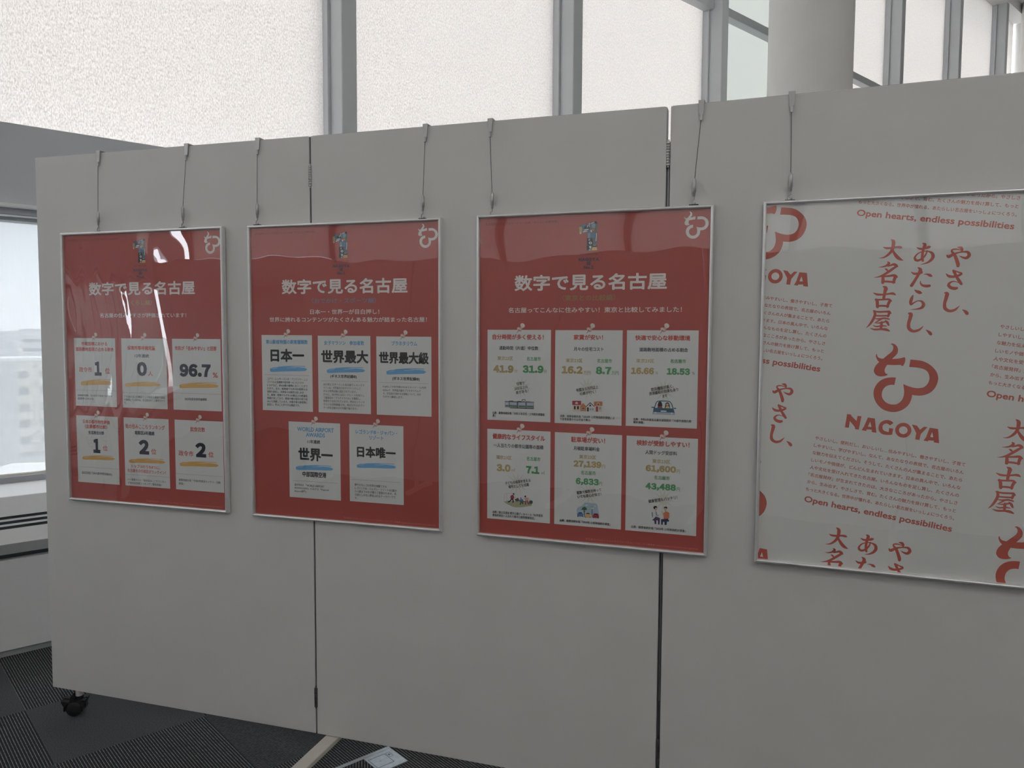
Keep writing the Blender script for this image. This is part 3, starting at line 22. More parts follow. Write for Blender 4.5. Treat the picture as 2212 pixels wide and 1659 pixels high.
ONE = [('murk',[278.2,39.4,286.9,34.4,295.6,32.7,306.0,29.8,318.1,27.1,325.0,27.0,326.4,36.6,325.2,53.2,327.0,58.3,325.4,78.2,326.4,100.0,299.5,99.8,299.0,93.9,300.3,83.9,299.7,67.1,299.2,53.7,288.3,54.1,281.8,58.0,279.1,51.2]),('wine',[293.9,33.4,304.3,29.3,306.0,31.5,295.6,36.0]),('ochre',[279.1,39.9,286.5,39.8,287.4,47.4,285.3,57.3,280.9,58.0,279.6,49.5]),('cream',[280.9,52.9,284.0,53.1,284.9,57.7,280.9,58.0]),('denim',[286.9,34.8,294.7,33.5,295.6,38.5,288.7,40.3]),('ink',[292.6,39.2,298.2,37.0,306.1,42.3,307.0,44.9,302.7,53.0,298.3,52.9,292.2,44.2]),('pale',[287.9,52.8,293.1,50.1,301.8,50.5,301.8,51.8,289.6,54.3]),('pale',[290.0,48.3,295.7,46.0,303.5,45.6,304.4,48.5,295.7,49.0]),('pale',[300.0,36.6,301.9,37.1,300.9,42.9,299.1,42.0]),('pale',[303.9,32.0,306.1,33.2,303.5,36.3,305.4,40.9,306.8,40.4,305.1,36.5,307.7,33.2,304.7,30.8]),('cream',[308.6,32.5,317.3,28.7,318.1,30.4,309.9,33.8]),('ink',[318.1,27.9,325.0,27.0,326.3,33.3,321.6,33.9]),('slateb',[322.2,38.9,321.7,41.6,320.3,43.7,318.1,44.8,315.7,44.7,313.6,43.4,312.1,41.2,311.5,38.4,312.0,35.7,313.5,33.6,315.7,32.5,318.0,32.6,320.2,33.9,321.7,36.2]),('brick',[311.3,46.8,319.1,46.3,319.1,51.3,312.2,51.8]),('pale',[308.7,49.1,310.9,48.8,313.1,51.8,311.4,55.1,309.2,53.3]),('denim',[311.4,56.8,320.0,56.3,321.0,68.0,312.3,68.5]),('slateb',[301.8,56.4,308.8,56.2,309.3,66.7,301.9,67.2]),('pale',[301.0,68.0,307.1,64.1,308.0,67.5]),('leaf',[320.8,38.9,325.1,38.2,324.7,51.5,320.9,53.8]),('pale',[323.0,57.3,323.5,64.7,322.3,77.2,324.2,77.4,325.4,64.9,324.9,57.3]),('ink',[299.7,68.8,313.2,69.4,315.9,77.8,315.1,88.7,299.9,86.4]),('pale',[313.1,81.5,312.7,83.0,311.6,84.2,309.9,84.8,308.0,84.7,306.4,84.0,305.2,82.7,304.8,81.2,305.2,79.6,306.3,78.5,308.0,77.9,309.9,77.9,311.5,78.7,312.7,79.9]),('wine',[311.1,81.4,311.0,82.1,310.5,82.7,309.8,83.0,309.0,83.0,308.3,82.6,307.8,82.0,307.6,81.3,307.8,80.5,308.3,80.0,309.0,79.7,309.8,79.7,310.5,80.1,310.9,80.7]),('slate',[304.1,70.7,308.0,70.0,308.0,75.8,304.1,76.5]),('ink',[299.0,88.1,315.1,87.8,313.4,100.3,299.5,99.8]),('pale',[305.5,89.1,311.6,88.5,311.6,95.2,309.1,96.4,306.4,93.4]),('cream',[304.3,99.6,306.0,97.1,310.8,97.7,310.4,100.2]),('sand',[314.2,92.0,325.9,91.6,326.6,100.0,311.7,100.3]),('ink',[315.9,88.3,325.9,87.4,325.9,92.0,315.1,91.8]),('pale',[316.4,86.6,323.3,86.9,323.3,88.0,316.4,87.7])]
EMBLEM = [('数字で見る名古屋',305.0,109.2,46.2,5.0,'darkred',0),('NAGOYA',305.1,122.6,53.1,8.3,'navyp',3),('IS',305.3,132.4,10.4,7.8,'navyp',3),('No.1',305.3,142.6,26.0,8.4,'navyp',3),('名古屋市シティプロモーション企画「やさしい大都市展」',123.0,23.8,200.2,6.8,'darkred',0)]
FOOT = [('名古屋市プロモーションサイトにつきましてはこちら▶▶▶ https://www.promotion.city.nagoya.jp/',449.0,845.1,288.6,5.6,'pinkw',0)]
BRUSH = [[286.4,57.9,1.3,292.7,62.6,7.4,293.8,73.9,6.9,292.2,83.9,6.2,286.5,93.0,5.1,279.0,99.5,3.1,269.5,101.8,0.5],[273.5,76.5,0.8,280.7,78.4,4.6,291.0,77.0,4.4,301.0,74.1,4.4,308.8,73.7,5.6,312.9,74.4,1.3],[293.5,79.5,3.6,298.7,87.4,5.6,306.0,95.2,7.4,312.7,99.4,5.9,320.1,101.6,0.6],[287.8,107.9,1.0,291.9,111.2,5.6,287.4,117.1,4.4,280.0,120.6,2.6,271.6,122.1,0.4],[291.3,117.4,3.3,296.3,115.0,3.8,302.4,112.4,5.4,308.0,114.5,5.9,311.6,117.5,1.0],[308.3,116.2,4.6,301.5,122.7,5.6,293.6,130.7,5.6,284.5,138.9,4.9,275.9,143.5,2.8,266.4,146.3,0.4],[285.6,123.7,1.0,289.5,125.5,4.4,293.0,128.2,2.1],[283.7,140.4,3.8,285.9,147.3,6.7,286.7,155.2,6.4],[283.9,141.8,4.1,296.4,139.2,4.4,306.6,136.6,5.6,312.1,138.5,4.6,314.8,140.7,1.3],[309.9,139.5,6.7,308.9,146.7,6.2,308.8,152.9,4.6],[285.6,153.1,4.6,297.3,151.7,4.4,310.3,151.8,4.4],[288.4,163.5,1.5,295.0,166.9,8.2,294.8,176.3,6.7,294.8,190.0,5.9],[270.8,180.0,1.0,280.0,182.8,4.9,293.1,181.5,3.8,305.7,177.8,4.4,312.2,177.0,5.6,318.1,179.4,1.5],[277.6,192.6,1.3,282.0,196.6,6.4,285.4,210.6,6.2],[278.8,195.3,4.1,292.4,193.1,3.8,305.3,190.8,4.4,312.5,194.4,2.1],[308.6,193.2,6.4,306.3,200.7,5.9,305.8,207.9,4.9],[283.8,208.8,4.6,294.8,206.8,4.4,306.9,206.1,4.6],[277.3,220.4,2.1,289.2,221.3,4.1,304.7,218.8,4.1,311.4,218.4,5.4,316.2,222.1,1.3],[311.9,220.1,5.4,310.7,228.6,4.6],[285.4,230.6,3.3,297.2,229.3,3.6,310.9,227.0,3.6],[281.1,221.0,5.1,283.3,229.7,5.9,280.6,241.7,5.6,275.8,252.6,4.1,269.8,261.0,0.5],[284.0,237.6,1.5,294.5,236.6,3.8,304.7,233.7,3.8,313.8,234.6,3.1],[297.2,237.2,3.3,291.5,242.0,3.1,286.8,246.3,1.0],[284.2,247.0,0.8,296.0,245.7,3.1,307.3,241.2,3.6],[306.0,237.9,1.5,311.2,242.1,5.4,315.1,247.8,3.8],[299.8,244.1,5.9,301.0,257.7,5.4],[283.2,252.9,1.3,290.9,254.5,3.1,302.4,251.3,3.6,311.9,250.7,1.8],[278.2,260.2,0.8,288.1,261.7,4.1,301.1,259.2,4.4,311.6,258.7,5.9,320.0,261.2,2.1],[341.3,70.0,1.0,348.9,72.6,4.6,358.8,70.6,4.1,365.2,67.1,6.2,369.3,65.3,1.5],[351.1,59.8,1.3,356.7,62.4,6.7,355.7,71.6,5.9,355.5,81.4,5.4,356.5,91.1,5.4,358.8,97.8,4.9],[363.8,74.3,2.6,362.3,83.5,3.6,357.4,92.5,4.4,349.5,98.3,4.9,343.4,96.8,5.4,342.0,91.3,4.1,346.8,83.1,2.8,356.1,77.4,2.1,366.2,76.4,2.8,374.4,79.7,5.9,377.4,87.4,6.9,373.5,96.3,5.6,365.6,102.7,3.1,355.9,106.3,0.5],[339.7,124.7,1.0,346.9,128.1,5.1,354.4,126.5,4.6,360.3,123.7,5.9,362.3,120.7,1.5],[351.4,113.4,1.3,357.4,117.7,7.2,356.2,126.3,6.2,352.4,138.0,5.9,348.0,149.9,6.4,346.0,154.6,6.7],[365.5,127.3,0.6,372.3,126.1,3.1,378.3,127.7,6.2,381.8,129.2,3.8],[362.7,141.0,0.5,362.7,146.7,2.8,367.7,151.4,4.9,375.5,152.1,6.2,381.7,150.6,5.6],[353.3,163.0,1.0,358.6,165.8,5.6,365.1,167.8,6.9,368.3,168.3,3.3],[353.0,174.8,1.5,351.3,182.1,5.9,350.7,190.7,6.4,352.4,195.9,4.6,357.8,191.2,2.8,364.7,186.4,2.3,372.5,186.8,4.4,377.2,192.9,6.7,374.7,200.3,5.4,365.4,204.7,2.6,352.8,207.2,0.5],[349.9,216.4,2.3,355.6,217.5,7.7,356.0,225.7,7.4,355.0,238.6,6.7,357.4,249.0,7.2,366.2,254.2,6.2,376.0,251.1,5.4,382.1,244.9,3.1,385.0,239.5,0.5],[391.5,247.5,1.0,398.0,251.2,5.4,402.3,255.1,6.9,403.3,258.3,2.8],[403.5,79.8,2.1,408.0,83.4,6.4,415.7,77.8,5.6,424.8,72.7,3.3,434.3,69.9,3.3,442.8,69.6,5.4,446.8,75.8,6.9,442.7,82.2,5.9,435.2,81.9,3.8,427.8,79.0,0.6],[421.0,61.4,1.3,427.9,61.6,5.9,431.5,65.8,4.9,430.5,69.3,1.8],[430.1,67.3,1.3,421.1,65.6,2.6,413.2,67.2,3.3,412.1,71.2,4.1,419.1,78.8,6.2,425.0,89.2,6.9,428.7,97.1,7.4,429.6,101.2,6.2],[409.1,120.1,1.0,415.3,125.0,5.6,424.2,125.4,5.4,433.6,121.8,4.9,439.1,117.8,4.6],[422.5,112.4,4.6,425.8,116.9,5.9,431.8,125.9,5.6,438.1,133.5,6.4,442.9,139.1,5.4],[424.3,112.1,2.8,432.2,114.4,3.1,439.0,116.0,3.8],[438.8,137.5,1.3,429.7,135.3,1.8,422.0,137.6,3.6,418.6,144.1,5.9,424.0,149.3,6.7,431.7,150.3,6.9,435.6,149.0,5.6],[413.0,162.3,1.5,418.9,163.3,7.7,419.1,172.0,7.4,418.2,184.8,6.4,420.8,195.4,7.2,429.8,200.1,6.2,439.3,197.2,5.4,444.6,191.2,3.3,448.3,185.8,0.5],[454.4,193.8,1.0,460.6,196.8,5.4,465.0,201.0,6.9,465.9,204.1,2.8]]
LOGO = [[[326.2,289.1,331.5,287.4,337.4,290.0,342.6,295.9,344.2,303.3,343.0,310.2,335.4,322.0,349.3,318.8,359.5,314.1,361.7,316.5,362.7,324.6,360.7,333.3,357.9,334.5,354.2,332.8,342.5,335.0,327.4,336.7,324.8,345.8,325.1,351.8,328.3,356.6,333.2,358.2,327.6,362.1,318.3,364.7,309.7,363.5,303.7,357.6,302.6,350.9,304.6,342.1,310.3,332.8,306.1,329.7,301.7,322.7,301.1,317.5,302.5,315.7,304.5,320.7,309.3,324.1,317.2,324.4,325.0,314.6,331.9,305.9,333.7,298.8,331.6,292.3]],[[372.4,317.5,383.1,316.9,396.8,317.1,409.6,321.0,421.7,328.8,429.9,338.0,434.6,349.2,434.7,361.1,431.5,373.7,424.6,383.9,415.0,390.8,403.5,394.6,389.5,395.4,390.0,398.9,389.4,408.1,386.0,419.4,378.2,429.9,368.3,437.0,357.8,440.4,345.2,440.4,333.3,436.4,322.0,427.6,314.5,416.6,310.8,404.9,310.7,394.1,314.3,382.6,321.2,373.1,329.9,367.1,340.4,363.5,350.3,362.2,350.3,379.5,343.3,380.2,334.3,384.7,328.9,394.0,328.3,404.9,331.5,413.5,339.1,420.8,348.0,423.7,356.2,423.4,364.0,420.2,370.8,411.3,373.0,401.8,372.5,391.2,367.8,374.2,377.1,376.8,388.4,378.7,399.3,378.3,409.4,374.4,415.5,366.6,417.8,356.4,416.2,347.7,411.5,339.5,403.9,334.7,394.1,333.2,383.3,333.4,372.9,334.3]]]
NAGOYA = [[[264.2,462.3,272.4,461.8,274.3,464.8,286.7,474.3,286.8,462.3,295.0,461.8,294.6,493.2,287.1,493.5,285.3,488.6,272.7,476.9,273.2,492.8,264.7,493.3]],[[308.8,462.0,323.6,461.6,332.3,493.4,322.3,493.4,321.8,488.3,311.0,489.4,310.3,493.4,300.8,493.2,304.5,482.7],[315.2,470.6,320.0,482.1,312.3,482.8]],[[363.4,464.8,357.8,461.2,350.0,460.3,342.2,463.3,336.2,469.8,334.5,479.5,337.3,488.3,344.6,493.9,355.8,494.0,365.1,491.5,364.9,477.6,356.5,477.7,357.1,486.8,350.4,486.5,345.0,483.8,342.4,477.2,344.2,471.4,350.0,468.1,357.5,471.3]],[[402.2,474.2,402.4,478.0,401.8,481.7,400.4,485.2,398.3,488.3,395.6,491.0,392.3,492.8,388.8,493.9,385.1,494.1,381.4,493.7,378.0,492.2,374.9,490.0,372.4,487.3,370.5,484.0,369.5,480.3,369.3,476.5,369.9,472.8,371.3,469.2,373.5,466.1,376.2,463.6,379.4,461.7,383.0,460.6,386.7,460.3,390.3,460.9,393.7,462.3,396.8,464.5,399.3,467.3,401.1,470.6],[394.6,475.6,394.6,478.4,393.8,481.0,392.2,483.3,390.0,485.0,387.4,485.9,384.7,485.9,382.0,485.2,379.7,483.7,378.1,481.5,377.2,478.9,377.1,476.1,377.9,473.4,379.5,471.2,381.7,469.6,384.4,468.6,387.1,468.5,389.8,469.4,392.0,470.9,393.6,473.0]],[[400.8,461.2,411.0,461.8,419.2,469.7,425.4,461.7,433.0,461.0,422.3,479.1,421.9,492.9,413.1,493.1,412.9,478.6]],[[437.5,461.7,454.3,461.4,461.8,492.3,451.0,492.6,450.8,488.8,439.8,490.0,438.9,492.7,430.3,492.5,433.9,483.7],[443.8,470.4,448.5,481.7,441.1,482.3]]]
PARA = {'x0': 205.9,'x1': 520.9,'y0': 529.5,'x8': 206.8,'y8': 652.6,'lines': ['やさしいし、便利だし、おいしいし…住みやすいし、働きやすいし、子育て','しやすいし、学びやすいし、なんて、あなたなりの表現で、名古屋のいろん','な魅力を伝えてください。そうして、たくさんの人が集まることで、あたら','しいモノや価値が、どんどん生まれていきます。日本の真ん中で、いろんな','人や文化を受け入れてきた名古屋。いろんなものを足し算し、たくさんの','「名古屋発祥」が生まれてきたのは、大きなこころがあったから。やさしさ','から、生み出す。やさしさで、育む。たくさんの魅力を掛け算して、もっと','もっと大きくなる。世界中が憧れる、あたらしい名古屋をいっしょにつくろう。']}
OPEN = [207.0,520.2,677.4]
TILE = {'angle': 8.03,'period': 671.0}

for o in list(bpy.data.objects):
    bpy.data.objects.remove(o, do_unlink=True)
SC = bpy.context.scene
COL = SC.collection
ZO = 0.088                      # the carpet is z = 0, the boards' lower edge hangs at z = ZO
R = math.radians

# ------------------------------------------------------------------ camera
cam = bpy.data.cameras.new('camera'); cam.sensor_width = 36.0; cam.lens = F_PX / 2212 * 36
cam.clip_start = 0.05; cam.clip_end = 3000
co = bpy.data.objects.new('camera', cam); COL.objects.link(co)
r_, d_, f_ = [Vector(v) for v in CAM_ROT]
m3 = Matrix((r_, -d_, -f_)).transposed()
co.matrix_world = Matrix.Translation(Vector(CAM_POS) + Vector((0, 0, ZO))) @ m3.to_4x4()
SC.camera = co

# ------------------------------------------------------------------ daylight and exposure
SC.view_settings.view_transform = 'Standard'; SC.view_settings.look = 'None'
SC.view_settings.gamma = 1.0; SC.view_settings.use_curve_mapping = False
SC.view_settings.exposure = 1.80
world = bpy.data.worlds.new('bright_overcast_sky'); SC.world = world; world.use_nodes = True
wn = world.node_tree; bg = wn.nodes['Background']
tc = wn.nodes.new('ShaderNodeTexCoord'); sx = wn.nodes.new('ShaderNodeSeparateXYZ'); cr = wn.nodes.new('ShaderNodeValToRGB')
wn.links.new(tc.outputs['Generated'], sx.inputs[0]); wn.links.new(sx.outputs['Z'], cr.inputs[0]); wn.links.new(cr.outputs[0], bg.inputs[0])
cr.color_ramp.elements[0].position = 0.0; cr.color_ramp.elements[0].color = (0.80, 0.86, 0.92, 1)
cr.color_ramp.elements[1].position = 0.7; cr.color_ramp.elements[1].color = (0.86, 0.93, 1.0, 1)
bg.inputs[1].default_value = 3.4
sun = bpy.data.lights.new('sun', 'SUN'); sun.energy = 3.0; sun.angle = R(12); sun.color = (1.0, 0.93, 0.84)
so = bpy.data.objects.new('sun', sun); COL.objects.link(so)

# ------------------------------------------------------------------ materials
MATS = {}
def mat(name, col, rough=0.6, metal=0.0, spec=0.5, var=0.0, vscale=40.0, bump=0.0, bscale=400.0, coat=0.0):
    if name in MATS: return MATS[name]
    m = bpy.data.materials.new(name); m.use_nodes = True; nt = m.node_tree; p = nt.nodes['Principled BSDF']
    p.inputs['Base Color'].default_value = (*col, 1); p.inputs['Roughness'].default_value = rough
    p.inputs['Metallic'].default_value = metal; p.inputs['Specular IOR Level'].default_value = spec
    p.inputs['Coat Weight'].default_value = coat
    if var or bump:
        t = nt.nodes.new('ShaderNodeTexCoord')
    if var:
        n = nt.nodes.new('ShaderNodeTexNoise'); n.inputs['Scale'].default_value = vscale; n.inputs['Detail'].default_value = 3
        c = nt.nodes.new('ShaderNodeValToRGB')
        c.color_ramp.elements[0].color = (*[x * (1 - var) for x in col], 1); c.color_ramp.elements[1].color = (*[min(1, x * (1 + var)) for x in col], 1)
        c.color_ramp.elements[0].position = .3; c.color_ramp.elements[1].position = .7
        nt.links.new(t.outputs['Object'], n.inputs['Vector']); nt.links.new(n.outputs['Fac'], c.inputs[0]); nt.links.new(c.outputs[0], p.inputs['Base Color'])
    if bump:
        n2 = nt.nodes.new('ShaderNodeTexNoise'); n2.inputs['Scale'].default_value = bscale; n2.inputs['Detail'].default_value = 2
        b = nt.nodes.new('ShaderNodeBump'); b.inputs['Strength'].default_value = bump; b.inputs['Distance'].default_value = .001
        nt.links.new(t.outputs['Object'], n2.inputs['Vector']); nt.links.new(n2.outputs['Fac'], b.inputs['Height']); nt.links.new(b.outputs[0], p.inputs['Normal'])
    MATS[name] = m; return m

def sheet_mat(name, col, see=0.0, pat=None, warm=None, rough_mix=0.35):
    """cloth that daylight passes through: reflects a little, transmits diffusely, and lets a share straight through"""
    m = bpy.data.materials.new(name); m.use_nodes = True; nt = m.node_tree; nt.nodes.clear()
    out = nt.nodes.new('ShaderNodeOutputMaterial')
    tr = nt.nodes.new('ShaderNodeBsdfTranslucent'); df = nt.nodes.new('ShaderNodeBsdfDiffuse'); tp = nt.nodes.new('ShaderNodeBsdfTransparent')
    mx = nt.nodes.new('ShaderNodeMixShader'); mx.inputs[0].default_value = rough_mix
    nt.links.new(tr.outputs[0], mx.inputs[1]); nt.links.new(df.outputs[0], mx.inputs[2])
    m2 = nt.nodes.new('ShaderNodeMixShader'); m2.inputs[0].default_value = see
    nt.links.new(mx.outputs[0], m2.inputs[1]); nt.links.new(tp.outputs[0], m2.inputs[2]); nt.links.new(m2.outputs[0], out.inputs[0])
    tr.inputs[0].default_value = (*col, 1); df.inputs[0].default_value = (.75, .74, .72, 1)
    if pat:
        t = nt.nodes.new('ShaderNodeTexCoord'); mp = nt.nodes.new('ShaderNodeMapping'); mp.inputs['Scale'].default_value = pat['scale']
        n = nt.nodes.new('ShaderNodeTexNoise'); n.inputs['Scale'].default_value = 1; n.inputs['Detail'].default_value = 2.5; n.inputs['Roughness'].default_value = .6
        c = nt.nodes.new('ShaderNodeValToRGB'); a = pat['amount']
        c.color_ramp.elements[0].position = pat['lo']; c.color_ramp.elements[1].position = pat['hi']
        c.color_ramp.elements[0].color = (*[x * (1 - a) for x in col], 1); c.color_ramp.elements[1].color = (*[min(1, x * (1 + a * .35)) for x in col], 1)
        nt.links.new(t.outputs['Object'], mp.inputs[0]); nt.links.new(mp.outputs[0], n.inputs['Vector']); nt.links.new(n.outputs['Fac'], c.inputs[0]); nt.links.new(c.outputs[0], tr.inputs[0])
    MATS[name] = m; return m

def clear_mat(name, ior=1.5, tint=(1, 1, 1), rough=0.0):
    m = bpy.data.materials.new(name); m.use_nodes = True; nt = m.node_tree; nt.nodes.clear()
    out = nt.nodes.new('ShaderNodeOutputMaterial'); tp = nt.nodes.new('ShaderNodeBsdfTransparent'); gl = nt.nodes.new('ShaderNodeBsdfGlossy')
    fr = nt.nodes.new('ShaderNodeFresnel'); geo = nt.nodes.new('ShaderNodeNewGeometry'); ma = nt.nodes.new('ShaderNodeMath'); ma.operation = 'MULTIPLY_ADD'
    ma.inputs[1].default_value = 1 / ior - ior; ma.inputs[2].default_value = ior; nt.links.new(geo.outputs['Backfacing'], ma.inputs[0]); nt.links.new(ma.outputs[0], fr.inputs[0]); mx = nt.nodes.new('ShaderNodeMixShader')
    tp.inputs[0].default_value = (*tint, 1); gl.inputs['Roughness'].default_value = rough
    nt.links.new(fr.outputs[0], mx.inputs[0]); nt.links.new(tp.outputs[0], mx.inputs[1]); nt.links.new(gl.outputs[0], mx.inputs[2]); nt.links.new(mx.outputs[0], out.inputs[0])
    MATS[name] = m; return m

def lamp_mat(name, col, e):
    m = bpy.data.materials.new(name); m.use_nodes = True; p = m.node_tree.nodes['Principled BSDF']
    p.inputs['Emission Color'].default_value = (*col, 1); p.inputs['Emission Strength'].default_value = e; MATS[name] = m; return m

def stripe_mat(name, ang, pitch, dark, light, width, speck):
    """loop-pile carpet tile: thin light yarn lines on dark pile, running along world angle ang"""
    m = bpy.data.materials.new(name); m.use_nodes = True; nt = m.node_tree; p = nt.nodes['Principled BSDF']
    p.inputs['Roughness'].default_value = .95; p.inputs['Specular IOR Level'].default_value = .1
    t = nt.nodes.new('ShaderNodeTexCoord'); mp = nt.nodes.new('ShaderNodeMapping'); mp.inputs['Rotation'].default_value = (0, 0, -ang)
    s = nt.nodes.new('ShaderNodeSeparateXYZ'); nt.links.new(t.outputs['Object'], mp.inputs[0]); nt.links.new(mp.outputs[0], s.inputs[0])
    n = nt.nodes.new('ShaderNodeTexNoise'); n.inputs['Scale'].default_value = speck; n.inputs['Detail'].default_value = 2
    mp2 = nt.nodes.new('ShaderNodeMapping'); mp2.inputs['Scale'].default_value = (.35, 1, 1); nt.links.new(mp.outputs[0], mp2.inputs[0]); nt.links.new(mp2.outputs[0], n.inputs['Vector'])
    d = nt.nodes.new('ShaderNodeMath'); d.operation = 'DIVIDE'; d.inputs[1].default_value = pitch; nt.links.new(s.outputs['Y'], d.inputs[0])
    fr = nt.nodes.new('ShaderNodeMath'); fr.operation = 'PINGPONG'; fr.inputs[1].default_value = .5; nt.links.new(d.outputs[0], fr.inputs[0])
    c = nt.nodes.new('ShaderNodeValToRGB'); c.color_ramp.elements[0].position = .5 - width - .02; c.color_ramp.elements[1].position = .5 - width * .35
    c.color_ramp.elements[0].color = (0, 0, 0, 1); c.color_ramp.elements[1].color = (1, 1, 1, 1); nt.links.new(fr.outputs[0], c.inputs[0])
    ad = nt.nodes.new('ShaderNodeMath'); ad.operation = 'MULTIPLY'; nt.links.new(c.outputs[0], ad.inputs[0])
    nr = nt.nodes.new('ShaderNodeMapRange'); nr.inputs[1].default_value = .35; nr.inputs[2].default_value = .65; nr.inputs[3].default_value = .35; nr.inputs[4].default_value = 1.1; nt.links.new(n.outputs['Fac'], nr.inputs[0]); nt.links.new(nr.outputs[0], ad.inputs[1])
    mixc = nt.nodes.new('ShaderNodeMix'); mixc.data_type = 'RGBA'; nt.links.new(ad.outputs[0], mixc.inputs[0])
    mixc.inputs[6].default_value = (*dark, 1); mixc.inputs[7].default_value = (*light, 1); nt.links.new(mixc.outputs[2], p.inputs['Base Color'])
    MATS[name] = m; return m

BOARD_M = mat('board_laminate', (.64, .63, .615), .55, var=.02, vscale=6, bump=.05, bscale=900)
EDGE_M = mat('board_edge_aluminium', (.36, .37, .385), .4, .6)
STEEL_M = mat('satin_steel', (.42, .42, .42), .35, .8)
DARKSTEEL_M = mat('dark_steel', (.09, .09, .095), .45, .3)
FRAME_M = mat('anodised_aluminium', (.80, .805, .81), .32, .6, var=.03, vscale=60)
MULL_M = mat('grey_painted_aluminium', (.60, .62, .645), .45, .0, var=.02, vscale=8)
WALL_M = mat('grey_wall_paint', (.60, .625, .66), .7, var=.02, vscale=5)
WHITE_M = mat('white_paint', (.84, .845, .85), .5, var=.01)
CEIL_M = mat('white_ceiling_board', (.80, .80, .79), .9, var=.02, vscale=3)
BACK_M = mat('room_wall_paint', (.74, .73, .71), .85, var=.03, vscale=2)
COLUMN_M = mat('column_plaster', (.74, .74, .725), .75, var=.015, vscale=6)
RUBBER_M = mat('black_rubber', (.012, .012, .013), .5)
BEIGE_M = mat('beige_steel_paint', (.58, .545, .50), .45, var=.03, vscale=30)
BLIND_M = sheet_mat('woven_roller_blind', (.488, .468, .453), 0.0, dict(scale=(190, 190, 80), amount=.28, lo=.34, hi=.60))
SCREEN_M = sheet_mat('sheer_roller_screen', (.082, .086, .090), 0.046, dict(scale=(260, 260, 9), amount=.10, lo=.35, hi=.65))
FROST_M = sheet_mat('pale_green_frosted_glass', (.38, .385, .37), 0.0)
GLASS_M = clear_mat('window_glass', 1.45)
PET_M = clear_mat('clear_cover_sheet', 1.85)
INK = {k: mat('ink_' + k, v, .6) for k, v in dict(
    red_ground=(.45, .085, .070), card=(.74, .75, .74), white=(.80, .76, .74), red=(.60, .085, .065), navy=(.035, .04, .07), black=(.02, .02, .025),
    orange=(.74, .44, .12), bluest=(.15, .42, .72), blue=(.14, .36, .62), gold=(.52, .33, .14), skyb=(.24, .24, .36), olive=(.34, .24, .10),
    ochre=(.48, .36, .15), green=(.09, .36, .14), darkred=(.20, .035, .03), navyp=(.10, .065, .115), pinkw=(.62, .22, .19), paper=(.76, .765, .75), brandred=(.55, .12, .085),
    slate=(.34, .38, .45), slateb=(.24, .33, .46), murk=(.13, .15, .18), ink=(.02, .022, .028), ice=(.52, .58, .68), leaf=(.08, .19, .07), cream=(.74, .60, .48), wine=(.38, .05, .07), brick=(.62, .20, .09),
    pale=(.70, .73, .75), skin=(.66, .42, .33), sand=(.74, .48, .20), teal=(.03, .13, .22), moss=(.44, .46, .29), bush=(.10, .12, .09), denim=(.10, .22, .42), rose=(.66, .42, .40), sky=(.42, .54, .64), plum=(.10, .06, .16), navyb=(.03, .045, .11),
    burst=(.655, .66, .60), pinlight=(.80, .68, .62), pin=(.66, .42, .38), pindark=(.36, .20, .18), dotline=(.16, .17, .19)).items()}

